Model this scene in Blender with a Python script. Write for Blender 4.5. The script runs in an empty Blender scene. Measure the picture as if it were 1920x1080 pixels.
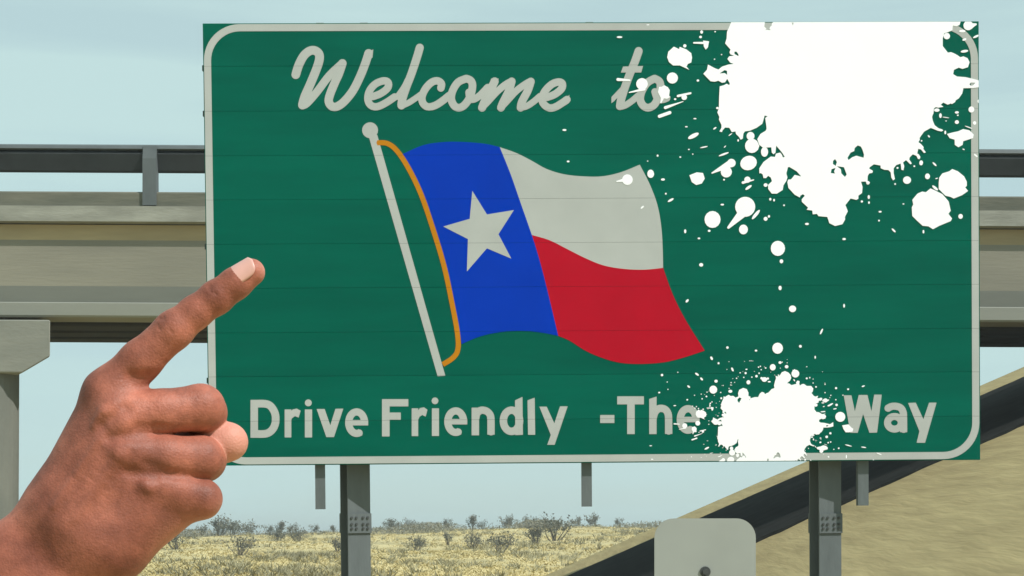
import bpy, bmesh, math, random
import numpy as np
from mathutils import Vector, Matrix
from mathutils.geometry import delaunay_2d_cdt

# ------------------------------------------------------------------ camera, sky, sun
scene = bpy.context.scene
F = 2900.0            # focal length in photograph pixels (1920 wide)
PU, PV = 960.0, 1010.0  # level camera: the horizon lies low in the frame (lens shifted up)
EYE = 1.6
cam_d = bpy.data.cameras.new('camera')
cam = bpy.data.objects.new('camera', cam_d)
scene.collection.objects.link(cam)
cam.location = (0, 0, EYE)
cam.rotation_euler = (math.radians(90), 0, 0)
cam_d.sensor_width = 36.0
cam_d.lens = F / 1920 * 36.0
cam_d.shift_y = (PV - 540) / 1920
cam_d.clip_start = 0.05
cam_d.clip_end = 12000
scene.camera = cam

SUN_AZ, SUN_EL = math.radians(124), math.radians(47)   # azimuth clockwise from +Y: behind the camera, to the right
world = bpy.data.worlds.new('World'); scene.world = world; world.use_nodes = True
nt = world.node_tree; nt.nodes.clear()
out = nt.nodes.new('ShaderNodeOutputWorld'); bg = nt.nodes.new('ShaderNodeBackground')
sky = nt.nodes.new('ShaderNodeTexSky'); sky.sky_type = 'NISHITA'; sky.sun_disc = False
sky.sun_elevation = SUN_EL; sky.sun_rotation = SUN_AZ; sky.air_density = 1.0; sky.dust_density = 0.6; sky.ozone_density = 2.0
geo = nt.nodes.new('ShaderNodeTexCoord'); mp = nt.nodes.new('ShaderNodeMapping')
mp.inputs['Scale'].default_value = (1.6, 1.6, 16.0)
nz = nt.nodes.new('ShaderNodeTexNoise'); nz.inputs['Scale'].default_value = 1.6; nz.inputs['Detail'].default_value = 5.0
nz.inputs['Roughness'].default_value = 0.5
rmp = nt.nodes.new('ShaderNodeMapRange'); rmp.inputs['From Min'].default_value = 0.40; rmp.inputs['From Max'].default_value = 0.60
rmp.inputs['To Min'].default_value = 0.80; rmp.inputs['To Max'].default_value = 0.97
mix = nt.nodes.new('ShaderNodeMix'); mix.data_type = 'RGBA'
mix.inputs['B'].default_value = (5.6, 7.6, 7.55, 1)      # thin high cloud veil
bg.inputs['Strength'].default_value = 0.1
L = nt.links.new
L(geo.outputs['Generated'], mp.inputs['Vector']); L(mp.outputs['Vector'], nz.inputs['Vector'])
L(nz.outputs['Fac'], rmp.inputs['Value']); L(rmp.outputs['Result'], mix.inputs['Factor'])
L(sky.outputs['Color'], mix.inputs['A']); L(mix.outputs['Result'], bg.inputs['Color']); L(bg.outputs['Background'], out.inputs['Surface'])

sun_d = bpy.data.lights.new('sun', 'SUN'); sun_d.energy = 4.6; sun_d.angle = math.radians(0.6); sun_d.color = (1.0, 0.965, 0.92)
sun = bpy.data.objects.new('sun', sun_d); scene.collection.objects.link(sun)
to_sun = Vector((math.sin(SUN_AZ) * math.cos(SUN_EL), math.cos(SUN_AZ) * math.cos(SUN_EL), math.sin(SUN_EL)))
sun.rotation_euler = to_sun.to_track_quat('Z', 'Y').to_euler(); sun.location = (10, -10, 30)
vs = scene.view_settings
vs.view_transform = 'Standard'; vs.look = 'None'; vs.exposure = 0.0; vs.gamma = 1.0; vs.use_curve_mapping = False

# ------------------------------------------------------------------ helpers
COL = scene.collection
rnd = random.Random(7)

def ray(u, v):
    return Vector(((u - PU) / F, 1.0, (PV - v) / F))
def at(u, v, Y):
    return Vector((0, 0, EYE)) + ray(u, v) * Y

def mat(name, col, rough=0.6, spec=0.3, metal=0.0, var=0.12, scale=8.0, bump=0.0, bscale=60.0, stretch=(1, 1, 1), col2=None, rand=0.0, rot=0.0):
    m = bpy.data.materials.new(name); m.use_nodes = True
    t = m.node_tree; b = t.nodes['Principled BSDF']
    b.inputs['Roughness'].default_value = rough; b.inputs['Metallic'].default_value = metal
    b.inputs['Specular IOR Level'].default_value = spec
    tc = t.nodes.new('ShaderNodeTexCoord'); mpn = t.nodes.new('ShaderNodeMapping'); mpn.inputs['Scale'].default_value = stretch; mpn.inputs['Rotation'].default_value = (0, 0, rot)
    t.links.new(tc.outputs['Object'], mpn.inputs['Vector'])
    n = t.nodes.new('ShaderNodeTexNoise'); n.inputs['Scale'].default_value = scale; n.inputs['Detail'].default_value = 6
    n.inputs['Roughness'].default_value = 0.6
    t.links.new(mpn.outputs['Vector'], n.inputs['Vector'])
    r = t.nodes.new('ShaderNodeValToRGB')
    if col2 is None:
        c0 = [c * (1 - var) for c in col]; c1 = [min(1, c * (1 + var)) for c in col]
    else:
        c0, c1 = col2, col
    r.color_ramp.elements[0].position = 0.32; r.color_ramp.elements[1].position = 0.68
    r.color_ramp.elements[0].color = (*c0, 1); r.color_ramp.elements[1].color = (*c1, 1)
    t.links.new(n.outputs['Fac'], r.inputs['Fac'])
    src = r.outputs['Color']
    if rand:
        oi = t.nodes.new('ShaderNodeObjectInfo'); mr = t.nodes.new('ShaderNodeMapRange')
        mr.inputs['To Min'].default_value = 1 - rand; mr.inputs['To Max'].default_value = 1 + rand
        t.links.new(oi.outputs['Random'], mr.inputs['Value'])
        h = t.nodes.new('ShaderNodeHueSaturation'); t.links.new(src, h.inputs['Color']); t.links.new(mr.outputs['Result'], h.inputs['Value'])
        src = h.outputs['Color']
    t.links.new(src, b.inputs['Base Color'])
    if bump:
        n2 = t.nodes.new('ShaderNodeTexNoise'); n2.inputs['Scale'].default_value = bscale; n2.inputs['Detail'].default_value = 5
        t.links.new(mpn.outputs['Vector'], n2.inputs['Vector'])
        bp = t.nodes.new('ShaderNodeBump'); bp.inputs['Strength'].default_value = bump; bp.inputs['Distance'].default_value = 0.02
        t.links.new(n2.outputs['Fac'], bp.inputs['Height']); t.links.new(bp.outputs['Normal'], b.inputs['Normal'])
    return m

def new_obj(name, mesh, m=None, parent=None):
    o = bpy.data.objects.new(name, mesh); COL.objects.link(o)
    if m is not None and mesh is not None: mesh.materials.append(m)
    if parent is not None: o.parent = parent
    return o
def bm_obj(name, bm, m, parent=None, smooth=False):
    me = bpy.data.meshes.new(name); bmesh.ops.recalc_face_normals(bm, faces=bm.faces); bm.to_mesh(me); bm.free()
    if smooth:
        for p in me.polygons: p.use_smooth = True
    return new_obj(name, me, m, parent)
def empty(name, loc=(0, 0, 0), mtx=None):
    o = bpy.data.objects.new(name, None); COL.objects.link(o)
    if mtx is not None: o.matrix_world = mtx
    else: o.location = loc
    o.empty_display_size = 0.2
    return o
def tag(o, label=None, cat=None, group=None, kind=None):
    for k, val in (('label', label), ('category', cat), ('group', group), ('kind', kind)):
        if val: o[k] = val
    return o
def add_box(bm, x0, x1, y0, y1, z0, z1, bevel=0.0):
    r = bmesh.ops.create_cube(bm, size=1.0); vv = r['verts']
    for q in vv:
        q.co = Vector((x0 + (q.co.x + .5) * (x1 - x0), y0 + (q.co.y + .5) * (y1 - y0), z0 + (q.co.z + .5) * (z1 - z0)))
    if bevel:
        es = list({e for q in vv for e in q.link_edges})
        bmesh.ops.bevel(bm, geom=es, offset=bevel, segments=2, affect='EDGES')
def add_prism(bm, prof, axis, a0, a1):
    """prof: closed outline; axis 'x': prof is (y,z); axis 'y': prof is (x,z); axis 'z': prof is (x,y)"""
    def pt(p, a): return {'x': (a, p[0], p[1]), 'y': (p[0], a, p[1]), 'z': (p[0], p[1], a)}[axis]
    A = [bm.verts.new(pt(p, a0)) for p in prof]; B = [bm.verts.new(pt(p, a1)) for p in prof]
    n = len(prof)
    for i in range(n): bm.faces.new((A[i], A[(i + 1) % n], B[(i + 1) % n], B[i]))
    bm.faces.new(A[::-1]); bm.faces.new(B)
def add_tube(bm, pts, rads, sides=6, cap=True):
    rings = []
    for i, p in enumerate(pts):
        p = Vector(p); d = Vector(pts[min(i + 1, len(pts) - 1)]) - Vector(pts[max(i - 1, 0)])
        d.normalize(); a = d.orthogonal().normalized(); b = d.cross(a)
        rings.append([bm.verts.new(p + (a * math.cos(t) + b * math.sin(t)) * rads[i]) for t in (2 * math.pi * k / sides for k in range(sides))])
    for A, B in zip(rings, rings[1:]):
        for k in range(sides): bm.faces.new((A[k], A[(k + 1) % sides], B[(k + 1) % sides], B[k]))
    if cap: bm.faces.new(rings[0][::-1]); bm.faces.new(rings[-1])
def np_mesh(name, verts, faces):
    me = bpy.data.meshes.new(name); n = len(verts); k = faces.shape[1]
    me.vertices.add(n); me.vertices.foreach_set('co', np.asarray(verts, np.float32).ravel())
    me.loops.add(faces.size); me.loops.foreach_set('vertex_index', faces.astype(np.int32).ravel())
    me.polygons.add(len(faces)); me.polygons.foreach_set('loop_start', np.arange(0, faces.size, k, dtype=np.int32))
    me.polygons.foreach_set('loop_total', np.full(len(faces), k, np.int32)); me.update(); me.validate()
    return me

# ------------------------------------------------------------------ terrain
def sstep(a, b, t):
    t = min(1, max(0, (t - a) / (b - a))); return t * t * (3 - 2 * t)
def terrain(x, y):
    z = (2.45 + 0.016 * max(-60, min(60, x))) * sstep(45, 170, y)
    z += sstep(60, 90, y) * (0.16 * math.sin(x * .11 + y * .05) + 0.12 * math.sin(x * .23 - y * .13 + 1.3) + .07 * math.sin(x * .5 + y * .31))
    z *= 1 - 0.9 * sstep(185, 330, y)
    return z
m_ground = mat('dry_ground', (.56, .47, .24), .95, .1, var=0, scale=.22, col2=(.33, .285, .15), bump=.6, bscale=4)
ys = sorted(set(list(range(-40, 60, 10)) + list(range(60, 240, 4)) + list(range(240, 400, 20)) + [500, 800, 1500, 3000, 6000]))
xs = sorted(set([-4000, -2000, -1000, -500, -300, -200, -150] + list(range(-120, 121, 4)) + [150, 200, 300, 500, 1000, 2000, 4000]))
gv = np.array([(x, y, terrain(x, y)) for y in ys for x in xs]); nx = len(xs)
gf = np.array([(j * nx + i, j * nx + i + 1, (j + 1) * nx + i + 1, (j + 1) * nx + i) for j in range(len(ys) - 1) for i in range(nx - 1)])
gm = np_mesh('ground', gv, gf)
for p in gm.polygons: p.use_smooth = True
tag(new_obj('ground', gm, m_ground), kind='structure')

# embankment (header slope of the overpass) on the right
def eplane(x, y): return EYE + .436 * (x - (6.27 - .078 * y))
YN, YF = 10.0, 40.7
def embank(x, y):
    yy = min(YF, max(YN, y)); z = min(eplane(x, yy), 6.95)
    if y > YF: z -= .55 * (y - YF)
    if y < YN: z -= .5 * (YN - y)
    return z
m_emb = mat('dry_slope', (.385, .315, .165), .95, .05, var=0, scale=1.5, col2=(.285, .23, .12), bump=.8, bscale=4.0, stretch=(3.2, .32, .6), rot=-.255)
exs = [-4 + .5 * i for i in range(0, 56)] + [26, 30, 40, 60, 90, 140]
eys = [-8 + i for i in range(0, 18)] + [10 + .6 * i for i in range(1, 51)] + [40.7] + [41.5 + i for i in range(0, 16)]
eys = sorted(eys)
er = random.Random(3)
ev = []
for y in eys:
    for x in exs:
        z = embank(x, y)
        if 12 < y < 40 and .1 < z < 6.8: z += er.uniform(-.025, .025)
        ev.append((x, y, z if z > -.3 else -.3))
ne = len(exs)
ef = [(j * ne + i, j * ne + i + 1, (j + 1) * ne + i + 1, (j + 1) * ne + i) for j in range(len(eys) - 1) for i in range(ne - 1)]
em = np_mesh('embankment', np.array(ev), np.array(ef))
for p in em.polygons: p.use_smooth = True
tag(new_obj('embankment', em, m_emb), kind='structure')

# deck shadow on the slope, painted as a near-black strip: separate sheet, a few centimetres thick
m_slope_shadow = mat('painted_slope_shadow', (.019, .020, .019), .95, .02, var=.3, scale=2.0, bump=.3, bscale=12)
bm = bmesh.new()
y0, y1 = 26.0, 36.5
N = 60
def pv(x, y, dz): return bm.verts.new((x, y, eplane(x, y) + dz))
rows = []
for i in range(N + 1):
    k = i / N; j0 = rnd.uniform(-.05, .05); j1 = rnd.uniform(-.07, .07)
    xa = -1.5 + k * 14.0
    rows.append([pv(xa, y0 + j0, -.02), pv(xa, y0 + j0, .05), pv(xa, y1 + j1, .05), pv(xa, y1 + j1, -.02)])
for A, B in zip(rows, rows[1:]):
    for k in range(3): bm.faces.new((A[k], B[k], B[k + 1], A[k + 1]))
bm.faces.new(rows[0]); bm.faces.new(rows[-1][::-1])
tag(bm_obj('slope_shadow_strip', bm, m_slope_shadow), kind='structure')

# ------------------------------------------------------------------ overpass
m_conc = mat('weathered_concrete', (.25, .25, .215), .95, .1, var=0, scale=1.2, col2=(.19, .195, .17), bump=.25, bscale=14, stretch=(.5, 1, 1.5))
m_col = mat('column_concrete', (.175, .18, .155), .95, .1, var=0, scale=1.2, col2=(.13, .137, .12), bump=.25, bscale=14, stretch=(1, 1, .5))
m_conc2 = mat('curb_concrete', (.17, .165, .13), .95, .1, var=0, scale=2.5, col2=(.10, .105, .085), bump=.3, bscale=14, stretch=(.3, 1, 1.5))
m_slab = mat('slab_concrete', (.32, .32, .275), .95, .1, var=0, scale=2.0, col2=(.205, .205, .175), bump=.3, bscale=14, stretch=(.5, 1, 2))
m_gird = mat('girder_concrete', (.25, .238, .19), .95, .1, var=0, scale=.9, col2=(.20, .193, .158), bump=.2, bscale=10, stretch=(.3, 1, 2.5))
m_ingird = mat('inner_girder_painted_shade', (.05, .045, .036), .95, .1, var=.15, scale=1.0)  # same concrete, with the underside shade darkened into its colour
m_band = mat('girder_dark_band', (.17, .178, .16), .95, .1, var=.1, scale=1.0, stretch=(.3, 1, 2))  # darker tone for the band above the bottom flange
m_low = mat('girder_pale_flange', (.245, .252, .22), .95, .1, var=.08, scale=1.0, stretch=(.3, 1, 2))  # slightly paler tone for the bottom flange
m_bounce = mat('girder_painted_bounce', (.37, .30, .18), .95, .1, var=.15, scale=1.5, stretch=(.3, 1, 2))  # brown bounced light under the overhang, painted into the web's top
m_railtop = mat('post_steel_and_lit_rail_top', (.10, .115, .12), .6, .2, var=.1, scale=3)
m_rail = mat('dark_steel_rail', (.034, .038, .040), .75, .1, var=.15, scale=3, metal=0.0)
YB = 26.0
def hz(v, Y=YB): return (PV - v) / F * Y          # height above the eye for a row of the photograph
bridge = empty('overpass', (0, YB, EYE))
bridge.rotation_euler = (0, 0.0052, 0)
X0, X1 = -46.0, 16.0
sup = .072
def part_prism(name, prof, m, x0=X0, x1=X1):
    bm = bmesh.new(); add_prism(bm, prof, 'x', x0, x1); return bm_obj(name, bm, m, bridge)
zs0, zs1 = hz(419), hz(390)        # slab bottom / top of the fascia
W = 7.6
part_prism('deck_slab', [(0, zs0), (0, zs1), (W, zs1 + sup * W), (W, zs0 + sup * W), (W - .3, zs0 - .02 + sup * W), (.3, zs0 - .02 + sup * .3)], m_slab)
zc = hz(361)
part_prism('curb', [(.06, zs1 + .005), (.06, zc - .03), (.10, zc), (.42, zc), (.45, zs1 + .03)], m_conc2)
part_prism('curb', [(W - .45, zs1 + .025 + sup * W), (W - .45, zc + sup * W), (W - .08, zc + sup * W), (W - .06, zs1 + .02 + sup * W)], m_conc2)
def railprof(y, dz):
    t, b2 = hz(279) + dz, hz(323) + dz
    h = t - b2
    return [(y + .16, b2 + .02), (y + .10, b2), (y + .05, b2 + .03), (y - .03, b2 + .74 * h), (y - .01, b2 + .80 * h), (y + .09, t - .015), (y + .16, t), (y + .22, t - .03), (y + .24, b2 + .1)]
part_prism('rail_lit_top', [(.12, hz(282)), (.05, hz(281)), (.07, hz(275)), (.14, hz(271)), (.27, hz(271)), (.32, hz(280))], m_railtop)  # added strip: light on the rail's top face put into a paler colour
part_prism('rail', railprof(.1, 0), m_rail)
part_prism('rail', railprof(W - .4, sup * W), m_rail)
for far in (0, 1):
    k = 0
    for i in range(-10, 6):
        uu = 276 + 335 * i
        x = (uu - PU) / F * YB
        bm = bmesh.new()
        y = .02 if not far else W - .22
        dz = sup * W if far else 0
        add_prism(bm, [(y, hz(389) + .0 + dz + .012), (y - .012, hz(300) + dz), (y + .03, hz(275) + dz), (y + .12, hz(274) + dz), (y + .17, hz(300) + dz), (y + .2, hz(389) + .012 + dz)], 'x', x - .115, x + .115)
        bm_obj('rail_post', bm, m_railtop, bridge)
# girders: I shaped, with flared flanges
ztop, zb = zs0 - .03, hz(602) * (26.42 / 26.0)
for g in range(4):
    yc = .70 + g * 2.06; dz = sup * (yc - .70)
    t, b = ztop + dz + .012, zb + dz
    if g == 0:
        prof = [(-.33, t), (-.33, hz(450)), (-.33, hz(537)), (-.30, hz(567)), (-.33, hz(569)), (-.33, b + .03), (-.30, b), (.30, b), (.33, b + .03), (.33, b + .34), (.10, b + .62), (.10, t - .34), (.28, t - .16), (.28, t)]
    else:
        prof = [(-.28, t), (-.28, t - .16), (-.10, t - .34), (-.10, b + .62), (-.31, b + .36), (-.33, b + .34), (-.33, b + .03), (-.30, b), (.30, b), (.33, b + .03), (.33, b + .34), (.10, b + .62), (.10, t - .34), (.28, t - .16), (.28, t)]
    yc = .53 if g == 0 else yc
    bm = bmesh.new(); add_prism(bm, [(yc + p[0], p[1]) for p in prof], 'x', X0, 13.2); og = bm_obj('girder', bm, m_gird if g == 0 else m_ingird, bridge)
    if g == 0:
        for m_ in (m_bounce, m_band, m_low): og.data.materials.append(m_)
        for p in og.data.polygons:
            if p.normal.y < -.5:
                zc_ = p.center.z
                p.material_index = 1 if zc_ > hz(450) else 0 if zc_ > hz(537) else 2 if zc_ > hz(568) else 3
# pier cap and column on the left, abutment on the right
def xz(u, v, Y): p = at(u, v, Y); return p.x, p.z - EYE
cY = 25.95
xr, zt = xz(90, 603, cY); _, zbm = xz(90, 672, cY); xcl, zlow = xz(38, 703, cY); xl = -9.81
bm = bmesh.new(); pr = [(xl, zt), (xr, zt), (xr, zbm), (xcl, zlow), (xl + (xr - xcl), zlow), (xl, zbm)]
A = [bm.verts.new((x, .02, z)) for x, z in pr]; B = [bm.verts.new((x - .38, .75, z)) for x, z in pr]
for i in range(6): bm.faces.new((A[i], A[(i + 1) % 6], B[(i + 1) % 6], B[i]))
bm.faces.new(A); bm.faces.new(B[::-1])
bm.faces.ensure_lookup_table(); bmesh.ops.bevel(bm, geom=list(bm.edges), offset=.02, segments=1, affect='EDGES')
bm_obj('pier_cap', bm, m_conc, bridge)
for yc, dx in ((.50, 0), (3.0, -1.1), (5.6, -2.2)):
    bm = bmesh.new(); xc = (34 - PU) / F * 26.55 - .46 + dx
    add_tube(bm, [(xc, yc, zlow + .06 if yc < 1 else zb + sup * (yc - .7) + .02), (xc, yc, -EYE - .6)], [.46, .46], 28, True)
    bm_obj('column', bm, m_col, bridge, smooth=False)
bm = bmesh.new(); add_box(bm, 13.25, 15.9, .2, W - .2, 0.5, zs0 - .06, .02); bm_obj('abutment', bm, m_conc, bridge)
tag(bridge, 'grey concrete overpass with dark steel railing crossing behind the green sign', 'bridge')

# ------------------------------------------------------------------ the sign
SY, SA, SB = 11.0, .0174, -.022       # plane  Y = SY + SA*(x-xc) + SB*(z-zc)
cx, cz = (1110 - PU) / F * SY, EYE + (PV - 455) / F * SY
nrm = Vector((SA, -1, SB)).normalized()      # faces the camera
def on_plane(u, v):
    r = ray(u, v); t = (SY - SA * cx + SB * (EYE - cz)) / (1 - SA * r.x - SB * r.z)
    return Vector((0, 0, EYE)) + r * t
CORN = [(380, 44), (1835, 40), (1838, 862), (392, 873)]
pTL, pTR, pBR, pBL = [on_plane(*c) for c in CORN]
xax = ((pTR - pTL).normalized() + (pBR - pBL).normalized()).normalized()
yax = -nrm; xax = (xax - yax * xax.dot(yax)).normalized(); zax = xax.cross(yax).normalized()
base = (pBL + pBR) * .5; base.z = 0; base = base
M = Matrix((xax, yax, zax)).transposed().to_4x4(); M.translation = Vector((base.x, on_plane(1110, 868).y, 0))
sign = empty('welcome_sign', mtx=M)
Mi = M.inverted(); Y0S = (Mi @ pTL).y
def S(u, v):
    p = Mi @ on_plane(u, v); return (p.x, p.z)
m_green = mat('green_sheeting', (.0003, .110, .074), .75, .02, var=0, scale=1.0, col2=(.0003, .088, .060), stretch=(.8, 1, 5), rand=.05)
m_leg = mat('legend_sheeting', (.41, .427, .415), .7, .05, var=.05, scale=3)
m_blue = mat('blue_sheeting', (.001, .036, .41), .75, .02, var=.06, scale=2)
m_red = mat('red_sheeting', (.41, .006, .020), .75, .02, var=.06, scale=2)
m_orange = mat('orange_sheeting', (.47, .185, .009), .7, .05, var=.06, scale=4)
m_paint = mat('white_paint', (.91, .91, .95), .8, .1, var=.01, scale=4)
m_galv = mat('galvanised_steel', (.115, .132, .136), .75, .15, var=.12, scale=6, metal=.0, bump=.15, bscale=30, stretch=(1, 1, .3))
m_alu = mat('aluminium_edge', (.30, .31, .30), .5, .4, var=.1, scale=5)
m_bolt = mat('dark_bolt', (.05, .055, .055), .5, .4, var=.1)

def lerp(a, b, t): return (a[0] + (b[0] - a[0]) * t, a[1] + (b[1] - a[1]) * t)
cl = [S(*c) for c in CORN]     # TL TR BR BL in sign coordinates
NP = 10; TH = .045
fr = [0.0] + [(v - 44) / 829 for v in (124, 208, 291.5, 374, 457, 540, 623.5, 706, 790)] + [1.0]
seams = []
for i in range(NP):
    tl, tr = lerp(cl[0], cl[3], fr[i]), lerp(cl[1], cl[2], fr[i]); bl, br = lerp(cl[0], cl[3], fr[i + 1]), lerp(cl[1], cl[2], fr[i + 1])
    if i: seams.append((tl, tr))
    g = .0007
    gt = g if i else 0; gb = g if i < NP - 1 else 0
    bm = bmesh.new(); c = .0009
    jy = rnd.uniform(-.0006, .0006)
    def V(p, dx, dz, y): return bm.verts.new((p[0] + dx, Y0S + y + jy, p[1] + dz))
    f = [V(tl, c, -gt - c, 0), V(tr, -c, -gt - c, 0), V(br, -c, gb + c, 0), V(bl, c, gb + c, 0)]
    e = [V(tl, 0, -gt, c), V(tr, 0, -gt, c), V(br, 0, gb, c), V(bl, 0, gb, c)]
    b = [V(tl, 0, -gt, TH), V(tr, 0, -gt, TH), V(br, 0, gb, TH), V(bl, 0, gb, TH)]
    bm.faces.new(f)
    for A, B in ((f, e), (e, b)):
        for k in range(4): bm.faces.new((A[k], A[(k + 1) % 4], B[(k + 1) % 4], B[k]))
    bm.faces.new(b[::-1])
    bm_obj('panel', bm, m_green, sign)

def area(p): return .5 * sum(p[i][0] * p[(i + 1) % len(p)][1] - p[(i + 1) % len(p)][0] * p[i][1] for i in range(len(p)))
def winding(p, x, y):
    w = 0
    for i in range(len(p)):
        (x0, y0), (x1, y1) = p[i], p[(i + 1) % len(p)]
        if y0 <= y:
            if y1 > y and (x1 - x0) * (y - y0) - (x - x0) * (y1 - y0) > 0: w += 1
        elif y1 <= y and (x1 - x0) * (y - y0) - (x - x0) * (y1 - y0) < 0: w -= 1
    return w
def region(adds, subs=(), clip=None):
    """triangulate union(adds) - union(subs), inside clip; photograph pixels"""
    vs_, es_ = [], []
    polys = list(adds) + list(subs) + ([clip] if clip else [])
    for p in polys:
        s = len(vs_); vs_ += [Vector(q) for q in p]; es_ += [(s + i, s + (i + 1) % len(p)) for i in range(len(p))]
    r = delaunay_2d_cdt(vs_, es_, [], 0, 1e-4)
    vo, fo = r[0], r[2]; keep = []
    bb = [(min(q[0] for q in p), max(q[0] for q in p), min(q[1] for q in p), max(q[1] for q in p)) for p in adds]
    for f in fo:
        x = sum(vo[i].x for i in f) / len(f); y = sum(vo[i].y for i in f) / len(f)
        if clip and not winding(clip, x, y): continue
        if any(winding(p, x, y) for p in subs): continue
        if any(b[0] <= x <= b[1] and b[2] <= y <= b[3] and winding(p, x, y) for p, b in zip(adds, bb)): keep.append(f)
    return vo, keep
def sheet(name, adds, m, h, base=.0006, subs=(), clip=None, cut=True, parent=None, groove=.0007):
    """thin cut-out lying on the sign face: front h metres proud of the panels, with side walls"""
    vo, tris = region(adds, subs, clip)
    if not tris: return None
    bm = bmesh.new(); used = {}
    for f in tris:
        for i in f:
            if i not in used:
                x, z = S(vo[i].x, vo[i].y); used[i] = bm.verts.new((x, Y0S - h, z))
        try: bm.faces.new([used[i] for i in f])
        except ValueError: pass
    if cut:
        zs = [v.co.z for v in bm.verts]; z0, z1 = min(zs), max(zs)
        for l, r in seams:
            d = Vector((r[0] - l[0], 0, r[1] - l[1])).normalized(); no = Vector((-d.z, 0, d.x))
            if not (z0 - .05 < l[1] < z1 + .05): continue
            for s in (-groove, groove):
                bmesh.ops.bisect_plane(bm, geom=list(bm.verts) + list(bm.edges) + list(bm.faces), dist=1e-6, plane_co=Vector((l[0], 0, l[1])) + no * s, plane_no=no)
            dead = [f for f in bm.faces if abs((f.calc_center_median() - Vector((l[0], Y0S - h, l[1]))).dot(no)) < groove * .98]
            bmesh.ops.delete(bm, geom=dead, context='FACES')
    for f in bm.faces:
        f.normal_update()
        if f.normal.y > 0: f.normal_flip()
    back = {}
    for e in [e for e in bm.edges if len(e.link_faces) == 1]:
        a, b = e.verts
        for q in (a, b):
            if q not in back: back[q] = bm.verts.new((q.co.x, Y0S - base, q.co.z))
        bm.faces.new((a, b, back[b], back[a]))
    me = bpy.data.meshes.new(name); bmesh.ops.recalc_face_normals(bm, faces=bm.faces); bm.to_mesh(me); bm.free()
    return new_obj(name, me, m, parent or sign)

def circle(x, y, rx, ry=None, ang=0, n=16, wob=0.0, seed=0):
    ry = rx if ry is None else ry; ca, sa = math.cos(ang), math.sin(ang); q = random.Random(seed)
    o = []
    for k in range(n):
        t = 2 * math.pi * k / n; w = 1 + q.uniform(-wob, wob)
        a, b = rx * w * math.cos(t), ry * w * math.sin(t); o.append((x + a * ca - b * sa, y + a * sa + b * ca))
    return o
def smooth(pts, sub=4, closed=False):
    n = len(pts); o = []
    rng = range(n if closed else n - 1)
    for i in rng:
        p0 = pts[(i - 1) % n] if closed else pts[max(i - 1, 0)]; p1 = pts[i]; p2 = pts[(i + 1) % n]; p3 = pts[(i + 2) % n] if closed else pts[min(i + 2, n - 1)]
        for k in range(sub):
            t = k / sub; t2, t3 = t * t, t * t * t
            o.append(tuple(.5 * (2 * p1[c] + (p2[c] - p0[c]) * t + (2 * p0[c] - 5 * p1[c] + 4 * p2[c] - p3[c]) * t2 + (3 * p1[c] - p0[c] - 3 * p2[c] + p3[c]) * t3) for c in (0, 1)))
    if not closed: o.append(tuple(pts[-1]))
    return o
def stroke(pts, hw, hw1=None, caps=True, sm=True, sub=4):
    """polygons whose union is a pen stroke"""
    p = smooth(pts, sub) if sm and len(pts) > 2 else list(pts); o = []; n = len(p); hw1 = hw if hw1 is None else hw1
    for i in range(n):
        w = hw + (hw1 - hw) * i / max(1, n - 1)
        if caps or 0 < i < n - 1: o.append(circle(p[i][0] + 1e-3 * i, p[i][1], w * .999, n=14, ang=.1 * i))
        if i < n - 1:
            w2 = hw + (hw1 - hw) * (i + 1) / max(1, n - 1); a, b = p[i], p[i + 1]; l = math.hypot(b[0] - a[0], b[1] - a[1]) or 1
            ux, uy = -(b[1] - a[1]) / l, (b[0] - a[0]) / l
            o.append([(a[0] + ux * w, a[1] + uy * w), (b[0] + ux * w2, b[1] + uy * w2), (b[0] - ux * w2, b[1] - uy * w2), (a[0] - ux * w, a[1] - uy * w)])
    return o
def Z(sc, ox, oy):
    return lambda *pts: [(ox + x / sc, oy + y / sc) for x, y in pts]
def rect(x0, y0, x1, y1): return [(x0, y0), (x1, y0), (x1, y1), (x0, y1)]

# border with rounded corners
def rounded(c, ins, r):
    (ax, ay), (bx, by), (cx_, cy_), (dx, dy) = c
    q = [(ax + ins, ay + ins), (bx - ins, by + ins), (cx_ - ins, cy_ - ins), (dx + ins, dy - ins)]; o = []
    for i in range(4):
        p = Vector(q[i]); a = (Vector(q[i - 1]) - p).normalized(); b = (Vector(q[(i + 1) % 4]) - p).normalized()
        cc = p + (a + b) * r
        for k in range(13):
            t = k / 12 * math.pi / 2
            o.append(tuple(cc - b * r * math.cos(t) - a * r * math.sin(t)) if True else None)
    return o
H = .0026
sheet('border', [rounded(CORN, 1.6, 68)], m_leg, H, subs=[rounded(CORN, 15.0, 55)])

# script legend
z1, z2, z3, z4 = Z(7.2, 540, 75), Z(7.2, 720, 75), Z(7.2, 890, 75), Z(7.2, 1130, 75)
HW = 7.7
let = []
W1 = stroke(z1((105, 470), (150, 330), (225, 200), (320, 140), (400, 165), (427, 240), (390, 380), (300, 600), (225, 770), (195, 880)), 8.2) + \
     stroke(z1((195, 885), (260, 850), (400, 690), (560, 480), (730, 320)), 7.4) + \
     stroke(z1((735, 315), (690, 450), (640, 560), (570, 730), (550, 830), (590, 895), (660, 900), (760, 830), (880, 680), (980, 480), (1050, 300), (1088, 180)), 7.9) + [z1((1030, 180), (1152, 128), (1140, 240), (1010, 300))]
let.append(W1)
let.append(stroke(z1((1145, 765), (1250, 725), (1345, 650), (1352, 575), (1290, 552), (1180, 595), (1100, 690), (1078, 800), (1115, 880), (1200, 902), (1320, 850), (1440, 770)), 6.9) + stroke(z2((180, 770), (270, 640), (320, 540)), 5.5))
let.append(stroke(z2((483, 105), (440, 250), (370, 460), (300, 640), (245, 810), (235, 885)), 7.6) + stroke(z2((235, 890), (330, 850), (430, 785), (500, 735)), 5.6))
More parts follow.
